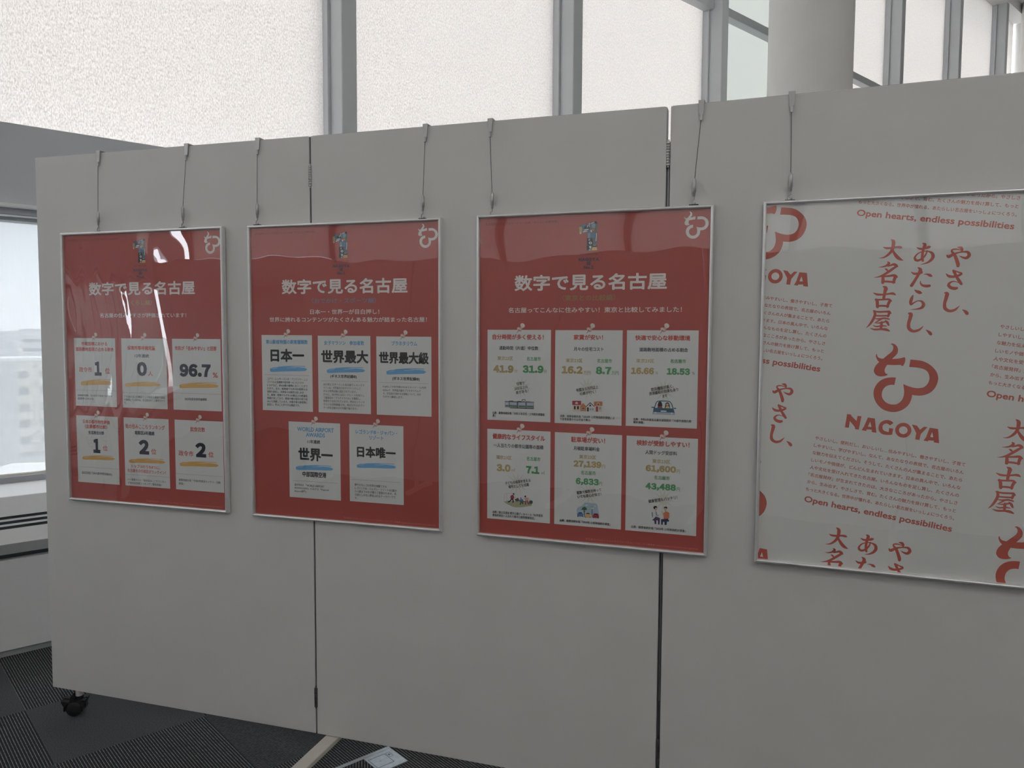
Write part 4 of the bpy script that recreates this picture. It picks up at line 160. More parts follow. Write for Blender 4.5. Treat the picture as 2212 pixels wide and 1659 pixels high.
# ------------------------------------------------------------------ mesh helpers
class MB:
    def __init__(s): s.v = []; s.f = []; s.m = []; s.mats = []
    def mi(s, m):
        if m not in s.mats: s.mats.append(m)
        return s.mats.index(m)
    def add(s, vs, fs, m):
        b = len(s.v); k = s.mi(m); s.v += [tuple(v) for v in vs]
        for f in fs: s.f.append([i + b for i in f]); s.m.append(k)
    def box(s, a, b, m, M=None, bev=0.0):
        x0, y0, z0 = a; x1, y1, z1 = b
        vs = [Vector(v) for v in ((x0, y0, z0), (x1, y0, z0), (x1, y1, z0), (x0, y1, z0), (x0, y0, z1), (x1, y0, z1), (x1, y1, z1), (x0, y1, z1))]
        fs = [(0, 3, 2, 1), (4, 5, 6, 7), (0, 1, 5, 4), (1, 2, 6, 5), (2, 3, 7, 6), (3, 0, 4, 7)]
        if bev:
            bm = bmesh.new(); bv = [bm.verts.new(v) for v in vs]
            for f in fs: bm.faces.new([bv[i] for i in f])
            bmesh.ops.bevel(bm, geom=bm.edges[:], offset=bev, segments=2, affect='EDGES', profile=.5)
            bm.verts.index_update(); vs = [v.co.copy() for v in bm.verts]; fs = [[v.index for v in f.verts] for f in bm.faces]; bm.free()
        if M:
            vs = [M @ v for v in vs]
            if M.determinant() < 0: fs = [tuple(reversed(f)) for f in fs]
        s.add(vs, fs, m)
    def lathe(s, prof, m, axis=Vector((0, 0, 1)), org=Vector((0, 0, 0)), n=16, arc=2 * math.pi):
        ax = axis.normalized(); a = ax.orthogonal().normalized(); b = ax.cross(a); vs = []; fs = []; L = len(prof)
        for k in range(n):
            t = arc * k / n; u = a * math.cos(t) + b * math.sin(t)
            for r, h in prof: vs.append(org + u * r + ax * h)
        for k in range(n):
            for j in range(L - 1): fs.append((k * L + j, ((k + 1) % n) * L + j, ((k + 1) % n) * L + j + 1, k * L + j + 1))
        fs.append([k * L for k in range(n)][::-1]); fs.append([k * L + L - 1 for k in range(n)])
        s.add(vs, fs, m)
    def tube(s, pts, r, m, n=8):
        pts = [Vector(p) for p in pts]; vs = []; fs = []
        for i, p in enumerate(pts):
            d = (pts[min(i + 1, len(pts) - 1)] - pts[max(i - 1, 0)]).normalized(); a = d.cross(Vector((0, 1, 0.01))).normalized(); b = d.cross(a)
            rr = r[i] if isinstance(r, (list, tuple)) else r
            for k in range(n): t = 2 * math.pi * k / n; vs.append(p + (a * math.cos(t) + b * math.sin(t)) * rr)
        for i in range(len(pts) - 1):
            for k in range(n): fs.append((i * n + k, i * n + (k + 1) % n, (i + 1) * n + (k + 1) % n, (i + 1) * n + k))
        fs.append(list(range(n))[::-1]); fs.append([(len(pts) - 1) * n + k for k in range(n)])
        s.add(vs, fs, m)
    def prism(s, loop, h0, h1, m, M=None):
        """loop of (x, z) swept along y from h0 to h1"""
        n = len(loop); vs = [Vector((x, h0, z)) for x, z in loop] + [Vector((x, h1, z)) for x, z in loop]
        fs = [[i, (i + 1) % n, n + (i + 1) % n, n + i] for i in range(n)] + [list(range(n))[::-1], list(range(n, 2 * n))]
        if M: vs = [M @ v for v in vs]
        s.add(vs, fs, m)
    def build(s, name, parent=None, smooth=False):
        me = bpy.data.meshes.new(name); me.from_pydata(s.v, [], s.f)
        for m in s.mats: me.materials.append(m)
        me.polygons.foreach_set('material_index', s.m)
        if smooth:
            me.polygons.foreach_set('use_smooth', [True] * len(me.polygons))
        me.update()
        if smooth: me.set_sharp_from_angle(angle=R(40))
        o = bpy.data.objects.new(name, me); COL.objects.link(o)
        if parent: o.parent = parent
        return o

def tag(o, label=None, cat=None, group=None, kind=None):
    for k, v in (('label', label), ('category', cat), ('group', group), ('kind', kind)):
        if v: o[k] = v
    return o
def empty(name, loc, rot=(0, 0, 0)):
    o = bpy.data.objects.new(name, None); o.empty_display_size = .05; COL.objects.link(o); o.location = loc; o.rotation_euler = rot; return o

# facade frame: s along the glass wall, n into the room, z up (z counted from the carpet)
PH = FACADE['angle']; TV = Vector((math.cos(PH), math.sin(PH), 0)); NV = Vector((math.sin(PH), -math.cos(PH), 0))
FO = Vector((*FACADE['origin'], 0))
FM = Matrix.Translation(FO) @ Matrix((TV, NV, Vector((0, 0, 1)))).transposed().to_4x4()
S0, SP, MW, MD = FACADE['s0'], FACADE['pitch'], FACADE['W'], FACADE['D']
ZL, ZU = FACADE['z_low'] + ZO, FACADE['z_up'] + ZO
CEIL = 6.10
KMIN, KMAX = -5, 6
S_MIN, S_MAX, N_MAX = S0 + KMIN * SP - .1, 13.6, 13.0
so.rotation_euler = (-(NV * .45 + TV * -.15 + Vector((0, 0, -1.0)))).to_track_quat('Z', 'Y').to_euler()

# ------------------------------------------------------------------ room shell
def fbox(name, a, b, m, bev=0): x = MB(); x.box(a, b, m, FM, bev); return x.build(name)
# carpet tiles: quarter-turned squares, three weaves
TS = .440; TA = PH; C0 = Vector((-.731, -.255, 0))
E1 = Vector((math.cos(TA), math.sin(TA), 0)); E2 = Vector((math.sin(TA), -math.cos(TA), 0))
dark, light = (.030, .031, .035), (.30, .30, .295)
CARP = [stripe_mat('carpet_lined_across', TA - math.pi / 2, .0085, dark, light, .16, 260), stripe_mat('carpet_ribbed_along', TA, .0075, (.032, .033, .038), (.20, .202, .208), .2, 320), mat('carpet_plain_pile', (.080, .082, .088), .95, spec=.1, var=.55, vscale=330)]
style = {(0, -1): 2, (0, 0): 0, (1, 0): 1, (1, -1): 0, (1, -2): 2, (0, -2): 0, (1, 1): 0, (0, 1): 1, (2, 0): 0, (2, 1): 0, (2, -1): 2, (-1, 0): 1, (-1, -1): 0}
fl = MB(); rng = random.Random(3)
for i in range(-36, 40):
    for j in range(-20, 36):
        p = C0 + E1 * TS * i + E2 * TS * j; ctr = p + (E1 + E2) * TS / 2 - FO
        if not (S_MIN - .4 < ctr.dot(TV) < S_MAX + .4 and -.4 < ctr.dot(NV) < N_MAX + .4): continue
        k = style.get((i, j), rng.choice((0, 0, 1, 2)))
        fl.add([p, p + E2 * TS, p + (E1 + E2) * TS, p + E1 * TS], [(0, 1, 2, 3)], CARP[k])
tag(fl.build('floor'), 'dark grey carpet tiles with thin light stripes', kind='structure')
tag(fbox('ceiling', (S_MIN - .3, -.3, CEIL), (S_MAX + .2, N_MAX + .2, CEIL + .1), CEIL_M), kind='structure')
tag(fbox('wall_back', (S_MIN - .2, N_MAX, 2.2), (S_MAX + .2, N_MAX + .15, CEIL), BACK_M), kind='structure')
tag(fbox('wall_low', (S_MIN - .2, N_MAX - .03, 0), (S_MAX + .2, N_MAX + .15, 2.2), mat('added_dark_wall', (.16, .15, .14), .6)), kind='structure')  # unseen lower back wall, made dark to dim light on the boards' lower part
L = {k: v + ZO for k, v in LOW.items()}
tag(fbox('wall_far', (S_MAX, -.3, 0), (S_MAX + .15, N_MAX, CEIL), BACK_M), kind='structure')
L = {k: v + ZO for k, v in LOW.items()}
# grey bulkhead under the tall glazing and the parapet under the low windows
TN = [1]; WN = [1]
def nm(kind):
    c_ = TN if kind == 'trim' else WN; c_[0] += 1; return '%s_%d' % (kind, c_[0] - 1)
WFR = mat('window_frame_grey', (.34, .35, .38), .4)
def glazing(M, sa, sb, s_0, kmin, kmax, wall, frost=None, low=True):
    b = MB(); b.box((sa, -.16, L['bulk_bot']), (sb, .12, L['bulk_top']), WALL_M, M); b.box((sa, -.16, 0), (sb, .0, L['sill'] - .03 if low else L['bulk_bot']), WALL_M, M)
    tag(b.build(wall), 'grey wall band between the tall glazing and the low windows', kind='structure')
    if low: b = MB(); b.box((sa, -.02, L['ledge_bot']), (sb, .145, L['bulk_bot']), WHITE_M, M, .003); tag(b.build(nm('trim')), 'pale ledge above the low window', kind='structure')
    if low: b = MB(); b.box((sa, -.10, L['cas_top'] - .006), (sb, .105, L['ledge_bot']), WALL_M, M); tag(b.build(nm('trim')), kind='structure')
    for k in range(kmin, kmax + 1):
        s = s_0 + k * SP; b = MB()
        b.box((s - MW / 2, .035, ZL - .06), (s + MW / 2, MD, CEIL), MULL_M, M, .006)
        b.box((s - MW / 2 - .012, -.10, ZL - .06), (s + MW / 2 + .004, .045, CEIL), MULL_M, M, .004)
        b.box((s - MW / 2 - .018, .045, ZL - .06), (s - MW / 2 + .002, .065, CEIL), MULL_M, M, .004)
        tag(b.build(nm('trim')), 'grey vertical mullion between window bays', kind='structure')
        if low: b = MB(); b.box((s - .045, -.12, L['sill'] - .03), (s + .045, .02, L['cas_top']), MULL_M, M, .004)
        tag(b.build(nm('trim')), 'grey post between low windows', kind='structure')
    for k in range(kmin, kmax):
        s0, s1 = s_0 + k * SP + MW / 2, s_0 + (k + 1) * SP - MW / 2
        b = MB(); b.box((s0 - .01, .012, tr_up[1] + ZO), (s1 + .01, .10, tr_up[0] + ZO), MULL_M, M, .004); tag(b.build(nm('trim')), 'grey cross rail between mullions', kind='structure')
        b = MB(); b.box((s0 - .03, -.088, ZL - .06), (s1 + .03, -.080, CEIL), FROST_M if k == frost else GLASS_M, M)
        tag(b.build(nm('window')), 'tall pale green frosted pane without a blind' if k == frost else None, kind='structure')
        if not low: continue
        b = MB(); b.box((s0 - .02, -.10, L['sill'] - .02), (s1 + .02, -.092, L['cas_top']), GLASS_M, M)
        o = tag(b.build(nm('window')), kind='structure')
        fr = MB(); fr.box((s0 - .02, -.09, L['fr_bot'] - .01), (s1 + .02, .0, L['rail_bot'] + .006), WFR, M, .003)
        fr.box((s0 - .02, -.02, L['fr_bot'] + .004), (s1 + .02, .012, L['fr_bot'] + .012), WHITE_M, M, .002); fr.build('window_frame', o)
    b = MB(); b.box((sa, -.12, CEIL - .12), (sb, .2, CEIL), WHITE_M, M); tag(b.build(nm('trim')), kind='structure')
glazing(FM, S_MIN, S_MAX, S0, KMIN, KMAX, 'wall_left', 2)
# unseen second glazed wall, added to light the display board from upper left
NM = Matrix.Translation(FM @ Vector((S_MIN, 0, 0))) @ Matrix((-NV, TV, Vector((0, 0, 1)))).transposed().to_4x4()
K2 = 7
glazing(NM, -N_MAX, -.1, -.35 - K2 * SP, 0, K2, 'wall_near', low=False)
# columns
for (cx, cy, cr_), nm, lb in ((COL1, 'column', 'round pale grey column in front of the glazing'), (COL2, 'column', 'round pale column at the far right of the glazing')):
    b = MB(); b.lathe([(cr_, 0), (cr_, CEIL)], COLUMN_M, org=Vector((cx, cy, 0)), n=64)
    b.lathe([(cr_ + .012, 0), (cr_ + .012, .08), (cr_, .085)], MULL_M, org=Vector((cx, cy, 0)), n=64)
    tag(b.build(nm, smooth=True), lb, kind='structure')

# ------------------------------------------------------------------ roller blinds
BL = {-1: 'wide pale roller blind at far left, above the grey wall band', 0: 'pale roller blind between the first two mullions, above the middle red poster', 1: 'pale roller blind left of the green frosted pane',
      3: 'narrow strip of pale roller blind touching the right side of the round column', 4: 'second pale roller blind right of the round column', 5: 'third pale roller blind right of the round column', 6: 'last bright sliver of roller blind beside the far right column'}
def blind(M, s0, s1, k, label, turn):
    root = empty('roller_blind', M @ Vector(((s0 + s1) / 2, 0, ZL - .02)), (0, 0, turn)); tag(root, label, 'blind', 'roller blinds along the glazed wall')
    w = (s1 - s0) / 2; gl, gr = (.002, .006) if k not in (1, 5) else (.002, .012)
    b = MB(); b.box((-w + gl, -.0008, .0), (w - gr, .0008, CEIL - ZL - .05), BLIND_M); b.build('blind_cloth', root)
    b = MB(); b.tube([(-w + gl, 0, .004), (w - gr, 0, .004)], .007, WHITE_M, 10); b.build('bottom_bar', root, True)
    b = MB(); b.tube([(-w + gl, -.0, CEIL - ZL - .05), (w - gr, 0, CEIL - ZL - .05)], .03, WHITE_M, 14); b.build('roller_tube', root, True)
def screen(M, s0, s1, label, group, turn):
    root = empty('window_screen', M @ Vector(((s0 + s1) / 2, -.03, L['rail_bot'])), (0, 0, turn)); tag(root, label, 'blind', group)
    w = (s1 - s0) / 2; H_ = L['cas_bot'] - L['rail_bot']
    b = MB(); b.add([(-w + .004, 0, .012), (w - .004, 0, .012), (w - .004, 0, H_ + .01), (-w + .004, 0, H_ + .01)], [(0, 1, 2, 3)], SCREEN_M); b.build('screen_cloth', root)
    b = MB(); b.box((-w + .004, -.006, 0), (w - .004, .006, L['rail_top'] - L['rail_bot'] - .002), mat('screen_hem', (.80, .78, .72), .5), bev=.003); b.build('hem_bar', root)
    b = MB(); b.box((-w, -.05, H_ + .006), (w, .03, H_ + .024), MULL_M, bev=.004); b.box((-w, -.125, H_ + .022), (w, .03, L['cas_top'] - L['rail_bot'] - .004), WHITE_M, bev=.006); b.build('cassette', root)
OUT_B, OUT_S = 'pale roller blind in an unseen window bay behind the photographer', 'sheer white roller screen on a low window out of view'
for k in range(KMIN, KMAX + 1):
    if k == 2: continue
    s0 = S0 + k * SP + MW / 2; s1 = min(S0 + (k + 1) * SP - MW / 2, S_MAX - .02)
    blind(FM, s0, s1, k, BL.get(k, OUT_B), PH)
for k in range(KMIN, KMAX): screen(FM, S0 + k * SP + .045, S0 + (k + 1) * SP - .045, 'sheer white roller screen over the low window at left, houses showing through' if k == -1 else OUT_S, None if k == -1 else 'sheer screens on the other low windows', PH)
for k in range(K2):
    q0 = -.35 - K2 * SP + k * SP
    blind(NM, q0 + MW / 2, q0 + SP - MW / 2, 0, OUT_B, PH + math.pi / 2)  # blinds of the added glazed wall, passing daylight onto the board

# ------------------------------------------------------------------ heater cabinet under the low windows
root = empty('heater_cabinet', FM @ Vector((-.5, 0, 0)), (0, 0, PH)); tag(root, 'long white window-side heater cabinet with slotted grille at left', 'heater')
def fl_(x): return x + .5
x0, x1 = fl_(S_MIN + .02), fl_(S_MAX - 1.6)
off = OFF_R
def prof(name, loop, m):
    b = MB(); n_ = len(loop)
    vs = [(x0, -a, z) for a, z in loop] + [(x1, -a, z) for a, z in loop]
    b.add(vs, [[i, (i + 1) % n_, n_ + (i + 1) % n_, n_ + i] for i in range(n_)] + [list(range(n_)), list(range(n_, 2 * n_))[::-1]], m); return b.build(name, root)
prof('sill_board', [(.0, L['sill'] - .02), (off - .055, L['sill'] - .02), (off - .05, L['sill'] - .003), (off - .053, L['sill']), (.0, L['sill'])], WHITE_M)
a0, zt, a1, zb = off - .05, L['sill'] - .002, off + .05, L['slope_bot']
def on(z): return a0 + (a1 - a0) * (zt - z) / (zt - zb)
HM = mat('heater_white_steel', (.74, .755, .77), .4, var=.01)
z1_, z2_ = L['g1'], L['g2']
prof('front_cover', [(on(zt) - .02, zt), (on(zt), zt), (on(z1_), z1_), (on(z1_) - .02, z1_)], HM)
prof('lower_cover', [(on(z2_) - .02, z2_), (on(z2_), z2_), (a1 - .004, zb + .004), (a1 - .006, zb), (off + .012, L['under']), (off - .03, L['under'])], HM)
g = MB(); ns = 3; dz = (z1_ - z2_); 
for i in range(ns + 1):
    zc = z1_ - dz * (i + .0) / ns * .93
    g.add([(x, -(on(z) + d), z) for x in (x0, x1) for d, z in ((0, zc), (0, zc - dz * .115), (-.005, zc - dz * .115), (-.005, zc))], [(0, 1, 5, 4), (1, 2, 6, 5), (2, 3, 7, 6), (3, 0, 4, 7)], HM)
for xs in [i * 1.7548 - .05 + fl_(S0) - .0 for i in range(-9, 7)]:
    xs2 = xs + .5
    g.add([(x, -(on(z) + d), z) for x in (xs2, xs2 + .10) for d, z in ((.0005, z1_), (.0005, z2_), (-.02, z2_), (-.02, z1_))], [(0, 1, 5, 4), (1, 2, 6, 5), (2, 3, 7, 6), (3, 0, 4, 7), (0, 1, 2, 3), (4, 5, 6, 7)], HM)
g.build('grille', root)
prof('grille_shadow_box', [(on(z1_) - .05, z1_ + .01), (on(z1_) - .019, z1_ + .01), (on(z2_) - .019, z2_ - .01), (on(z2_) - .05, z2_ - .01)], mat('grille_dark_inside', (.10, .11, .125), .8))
prof('lower_panel', [(0.02, L['pan_bot']), (off, L['pan_bot']), (off, L['pan_top']), (0.02, L['pan_top'])], HM)
prof('plinth', [(0.02, 0), (off - .008, 0), (off - .008, L['pan_bot']), (0.02, L['pan_bot'])], mat('plinth_grey', (.30, .31, .33), .5))
prof('shadow_gap', [(0.02, L['pan_top']), (off - .04, L['pan_top']), (off - .04, L['under']), (0.02, L['under'])], mat('gap_dark', (.14, .15, .165), .8))

# ------------------------------------------------------------------ folding display board
W_, H_B, TH = BOARD['w'], BOARD['H'], .032
board = empty('folding_display_board', (0, 0, 0)); tag(board, 'off-white three-panel folding display board carrying the framed posters', 'display board')
def panel(M, u0, u1):
    b = MB(); b.box((u0, .0, ZO), (u1, TH, ZO + H_B), BOARD_M, M, .0012)
    o = b.build('panel', board)
    e = MB()
    for ua, ub in ((u0 - .0008, u0 + .0004), (u1 - .0004, u1 + .0008)): e.box((ua, .003, ZO + .002), (ub, TH - .003, ZO + H_B - .002), EDGE_M, M)
    e.box((u0 + .004, .002, ZO + H_B - .0005), (u1 - .004, TH - .002, ZO + H_B + .0012), EDGE_M, M)
    e.build('edge_strip', o)
MA = Matrix.Rotation(BOARD['thA'], 4, 'Z'); MC = Matrix.Translation((W_, 0, 0)) @ Matrix.Rotation(BOARD['thC'], 4, 'Z'); MBm = Matrix.Identity(4)
# the fold opens away from the camera at the first seam and towards it at the second
panel(MA, -W_, -.003); panel(MBm, .0022, W_ - .0055); panel(MC, .0045, W_ + .02)
# unseen second folding board, added to block low light and show in reflections
board2 = empty('folding_display_board', (.6, -3.55, 0), (0, 0, R(4))); tag(board2, 'plain off-white folding display board added out of view behind the photographer, mirrored in the posters', 'display board')
for q in range(5):
    b = MB(); b.box((-2.9 + q * 1.02, -TH, ZO), (-2.9 + q * 1.02 + 1.01, 0, ZO + H_B), BOARD_M, Matrix.Identity(4), .0012); b.build('panel', board2)
for q in range(6):
    b = MB(); b.box((-2.88 + q * 1.01, -.26, 0), (-2.84 + q * 1.01, .22, .03), BEIGE_M); b.box((-2.875 + q * 1.01, -TH, .03), (-2.845 + q * 1.01, -.002, ZO + .002), BEIGE_M); b.build('foot_bar', board2)
def hinge(x, y, z0, z1, m, knuckles=9):
    b = MB(); nk = knuckles
    for i in range(nk):
        za, zb_ = z0 + (z1 - z0) * i / nk, z0 + (z1 - z0) * (i + 1) / nk - .0006
        b.lathe([(.004, za), (.0056, za + .0006), (.0056, zb_ - .0006), (.004, zb_)], m, org=Vector((x, y, 0)), n=10)
    b.lathe([(.003, z0 - .004), (.003, z1 + .004)], m, org=Vector((x, y, 0)), n=8)
    for sg in (-1, 1): b.box((x + sg * .002 - .001, y, z0), (x + sg * .002 + .001, y + .02, z1), m)
    return b.build('hinge', board, True)
HINGE_M = mat('hinge_nickel', (.40, .39, .38), .35, .8)
hinge(-.0006, .001, 1.6154 + ZO, 1.6753 + ZO, HINGE_M); hinge(W_ - .001, .003, 1.6135 + ZO, 1.673 + ZO, HINGE_M)
hinge(-.0004, .001, .0815 + ZO, .1414 + ZO, DARKSTEEL_M, 4); hinge(W_ - .0005, .003, .0834 + ZO, .1526 + ZO, DARKSTEEL_M, 4)
# dark and grey strips filling the two seams
b = MB(); b.box((-.0029, .012, ZO), (.0021, .016, ZO + H_B), mat('seam_filler', (.09, .10, .115), .7)); b.build('seam_filler', board)
b = MB(); b.box((W_ - .0052, .016, ZO), (W_ + .0042, .020, 1.6135 + ZO), mat('seam_profile', (.17, .185, .21), .4, .3)); b.box((W_ - .0022, .010, ZO + .25), (W_ + .0012, .017, 1.612 + ZO), EDGE_M); b.build('seam_filler', board)
for M, u in ((MBm, .2672), (MBm, .5728), (MA, -.1217), (MC, .0536), (MC, .3265), (MA, -.55), (MBm, .86)):
    b = MB(); o_ = M @ Vector((u, TH / 2, ZO + H_B)); b.lathe([(.005, 0), (.005, .0022), (.0035, .0035)], EDGE_M, org=o_, n=12); b.build('top_stud', board, True)
# flat steel foot bar passing under the second panel beside the first seam
b = MB(); b.box((.0295, -.33, ZO - .0165), (.0715, .36, ZO - .0025), BEIGE_M, None, .0022); b.build('foot_bar', board)
for yy in (-.29, .32):
    b = MB(); b.lathe([(.006, .03), (.006, ZO - .017)], STEEL_M, org=Vector((.05, yy, 0)), n=12); b.lathe([(.022, 0), (.024, .006), (.024, .024), (.012, .034)], RUBBER_M, org=Vector((.05, yy, 0)), n=18); b.build('foot_glide', board, True)

def caster(M, u):
    c = M @ Vector((u, TH / 2, 0)); ce = MB()
    ce.lathe([(.011, .066), (.011, ZO + .003)], mat('caster_collar', (.62, .58, .56), .4), org=c, n=14); ce.lathe([(.005, .055), (.005, .07)], STEEL_M, org=c, n=10)
    o = ce.build('caster', board, True)
    d = Matrix.Rotation(R(205), 4, 'Z')
    for sg in (-1, 1):
        w_ = MB(); ax = (d @ Vector((0, 1, 0))); w_.lathe([(.006, 0), (.024, .001), (.026, .004), (.026, .012), (.022, .016), (.008, .018)], RUBBER_M, axis=ax * sg, org=c + Vector((0, 0, .026)) + ax * sg * .004 + d @ Vector((.012, 0, 0)), n=28)
        w_.build('wheel', o, True)
    hd = MB(); ax = d @ Vector((0, 1, 0)); fx = d @ Vector((1, 0, 0)); cc = c + Vector((0, 0, .026)) + fx * .012
    for sg in (-1, 1):      # hooded fenders ending in points
        prev = None; pts = []
        N_ = 40
        for i in range(N_ + 1):
            t = R(-12 + 204 * i / N_); dg_ = math.degrees(t); r0 = .0275
            r1 = .0305 + .019 * max([max(0, 1 - abs(dg_ - t0) / wd) ** 1.6 for t0, wd in ((38, 22), (84, 18), (140, 24))])
            for rr in (r0, r1):
                for wv in (.003, .022): pts.append(cc + fx * math.cos(t) * rr + Vector((0, 0, math.sin(t) * rr)) + ax * sg * wv)
        fs = []
        for i in range(N_):
            a_, b_ = i * 4, (i + 1) * 4
            fs += [(a_, b_, b_ + 1, a_ + 1), (a_ + 2, a_ + 3, b_ + 3, b_ + 2), (a_, a_ + 2, b_ + 2, b_), (a_ + 1, b_ + 1, b_ + 3, a_ + 3)]
        e_ = N_ * 4; fs += [(0, 1, 3, 2), (e_, e_ + 2, e_ + 3, e_ + 1)]
        hd.add(pts, fs, RUBBER_M)
    hd.lathe([(.013, .044), (.013, .066)], RUBBER_M, org=c, n=14)
    hd.build('fender', o, True)
caster(MA, -.915)

# ------------------------------------------------------------------ text and flat print
TXT = {}
def glyphs(s, off_=0.0, res=2):
    key = (s, off_, res)
    if key in TXT: return TXT[key]
    c = bpy.data.curves.new('lettering', 'FONT'); c.body = s; c.resolution_u = res; c.offset = off_
    o = bpy.data.objects.new('lettering', c); COL.objects.link(o)
    dg = bpy.context.evaluated_depsgraph_get(); dg.update()
    me = bpy.data.meshes.new_from_object(o.evaluated_get(dg))
    v = [(q.co.x, q.co.y) for q in me.vertices]; f = [list(q.vertices) for q in me.polygons]
    bpy.data.objects.remove(o); bpy.data.curves.remove(c); bpy.data.meshes.remove(me)
    TXT[key] = (v, f); return v, f
def numerals(st):
    """heavy grotesque figures, packed by their own widths"""
    V, F, x = [], [], 0.0
    for ch in st:
        if ch == ' ': x += .25; continue
        fig = ch.isdigit() or ch in '.,'
        v, f = glyphs(chr(ord(ch) + 0xFEE0) if fig else ch, .052 if fig else .06, 3); a = min(q[0] for q in v); b_ = max(q[0] for q in v); n_ = len(V)
        V += [(q[0] - a + x, q[1]) for q in v]; F += [[i + n_ for i in q] for q in f]; x += b_ - a + .035
    return V, F
class Print:
    """flat ink on paper; millimetres from the frame's top-left outer corner, x right, y down; layers stack towards the viewer"""
    def __init__(s, y, sx=1.0): s.mb = MB(); s.y = y; s.sx = sx
    def put(s, v, f, ink, lay):
        s.n = (getattr(s, 'n', 0) + 1) % 18; yy = s.y - .00006 * lay - .000003 * s.n
        s.mb.add([(x * .001 * s.sx, yy, -y * .001) for x, y in v], f, INK[ink])
    def poly(s, loops, ink, lay):
        if loops and not isinstance(loops[0], (list, tuple)): loops = [loops]
        ll = [[Vector((l[i], l[i + 1], 0)) for i in range(0, len(l), 2)] for l in loops]
        tri = tessellate_polygon(ll); flat = [(p.x, p.y) for l in ll for p in l]
        s.put(flat, [list(t) for t in tri], ink, lay)
    def rect(s, x0, y0, x1, y1, ink, lay): s.put([(x0, y0), (x0, y1), (x1, y1), (x1, y0)], [(0, 1, 2, 3)], ink, lay)
    def ell(s, x, y, a, b, ink, lay, rot=0, n=18):
        cs, sn = math.cos(rot), math.sin(rot)
        s.put([(x + a * math.cos(t) * cs - b * math.sin(t) * sn, y + a * math.cos(t) * sn + b * math.sin(t) * cs) for t in (2 * math.pi * k / n for k in range(n))], [list(range(n))[::-1]], ink, lay)
    def text(s, e, lay):
        st, cx, cy, w, h, ink, bold = e[:7]; ang = R(e[7]) if len(e) > 7 else 0
        latin = bold >= 3 and all(ord(ch) < 256 for ch in st)
        v, f = glyphs(st, 0.0, 3 if h > 16 else 2) if not latin else numerals(st)
        xs = [q[0] for q in v]; ys = [q[1] for q in v]; iw, ih = max(xs) - min(xs), max(ys) - min(ys)
        if len(st) == 1: k = h / ih; kx = ky = k; kx = min(max(w / iw, k * .8), k * 1.25)
        else: kx = w / iw; ky = min(max(h / ih, kx * .82), kx * 1.3)
        mx, my = (max(xs) + min(xs)) / 2, (max(ys) + min(ys)) / 2
        em = ky
        if latin: offs = [(.018 * math.cos(t), .018 * math.sin(t)) for t in (.785, 2.356, 3.927, 5.498)]
        elif bold == 0: offs = [(-.014, 0), (.014, 0)]
        elif bold == 1: offs = [(.020 * math.cos(t), .020 * math.sin(t)) for t in (.785, 2.356, 3.927, 5.498)]
        else:
            r = {2: .030, 3: .045, 4: .040}[bold]; offs = [(0, 0)] + [(r * math.cos(t), r * math.sin(t)) for t in (k_ * math.pi / 4 for k_ in range(8))]
        cs, sn = math.cos(ang), math.sin(ang)
        for ox, oy in offs:
            pts = []
            for x, y in v:
                X, Y = (x - mx) * kx + ox * em, -((y - my) * ky + oy * em); pts.append((cx + X * cs - Y * sn, cy + X * sn + Y * cs))
            s.put(pts, f, ink, lay)
    def brush(s, flat, ink, lay, tf=lambda x, y: (x, y)):
        P = [(flat[i], flat[i + 1], flat[i + 2]) for i in range(0, len(flat), 3)]; out = []
        def cr(a, b, c, d, t): return .5 * (2 * b + (c - a) * t + (2 * a - 5 * b + 4 * c - d) * t * t + (3 * b - a - 3 * c + d) * t ** 3)
        for i in range(len(P) - 1):
            p0, p1, p2, p3 = P[max(i - 1, 0)], P[i], P[i + 1], P[min(i + 2, len(P) - 1)]
            for q in range(6): out.append(tuple(cr(p0[k], p1[k], p2[k], p3[k], q / 6) for k in range(3)))
        out.append(P[-1]); Lf, Rt = [], []
        for i, (x, y, w) in enumerate(out):
            a, b = out[max(i - 1, 0)], out[min(i + 1, len(out) - 1)]; dx, dy = b[0] - a[0], b[1] - a[1]; l = math.hypot(dx, dy) or 1; w = max(w, .3)
            Lf.append(tf(x - dy / l * w / 2, y + dx / l * w / 2)); Rt.append(tf(x + dy / l * w / 2, y - dx / l * w / 2))
        n_ = len(out); s.put(Lf + Rt, [(i, i + 1, n_ + i + 1, n_ + i) for i in range(n_ - 1)], ink, lay)
        for x, y, w in (out[0], out[-1]):
            if w > 3: s.put([tf(x + w / 2 * math.cos(t), y + w / 2 * math.sin(t)) for t in (k * math.pi / 6 for k in range(12))], [list(range(12))], ink, lay)
    def paint(s, x0, y0, x1, y1, ink, lay, seed):
        """a dry-brush underline: rises to the right, ragged ends, a loose upper hair"""
        rg = random.Random(seed); w, h = x1 - x0, y1 - y0
        top = [(x0, y0 + h * .55), (x0 + w * .08, y0 + h * .34), (x0 + w * .3, y0 + h * .22), (x0 + w * .55, y0 + h * .12), (x0 + w * .8, y0 + h * .22), (x0 + w * .93, y0 + h * .30), (x1, y0 + h * .48)]
        bot = [(x0 + w * .95, y0 + h * .75), (x0 + w * .8, y0 + h * .82), (x0 + w * .55, y0 + h * .86), (x0 + w * .3, y0 + h * .92), (x0 + w * .1, y1), (x0 + w * .01, y1 - h * .03)]
        s.poly([t for p in top + bot for t in p], ink, lay)
        s.poly([x0 + w * .22, y0 + h * .2, x0 + w * .6, y0 + h * .0, x0 + w * .94, y0 + h * .02, x0 + w * .95, y0 + h * .12, x0 + w * .6, y0 + h * .08, x0 + w * .23, y0 + h * .27], ink, lay)
        s.poly([x0 + w * .45, y0 + h * .34, x0 + w * .7, y0 + h * .25, x0 + w * .72, y0 + h * .29, x0 + w * .46, y0 + h * .38], 'card', lay + 1)
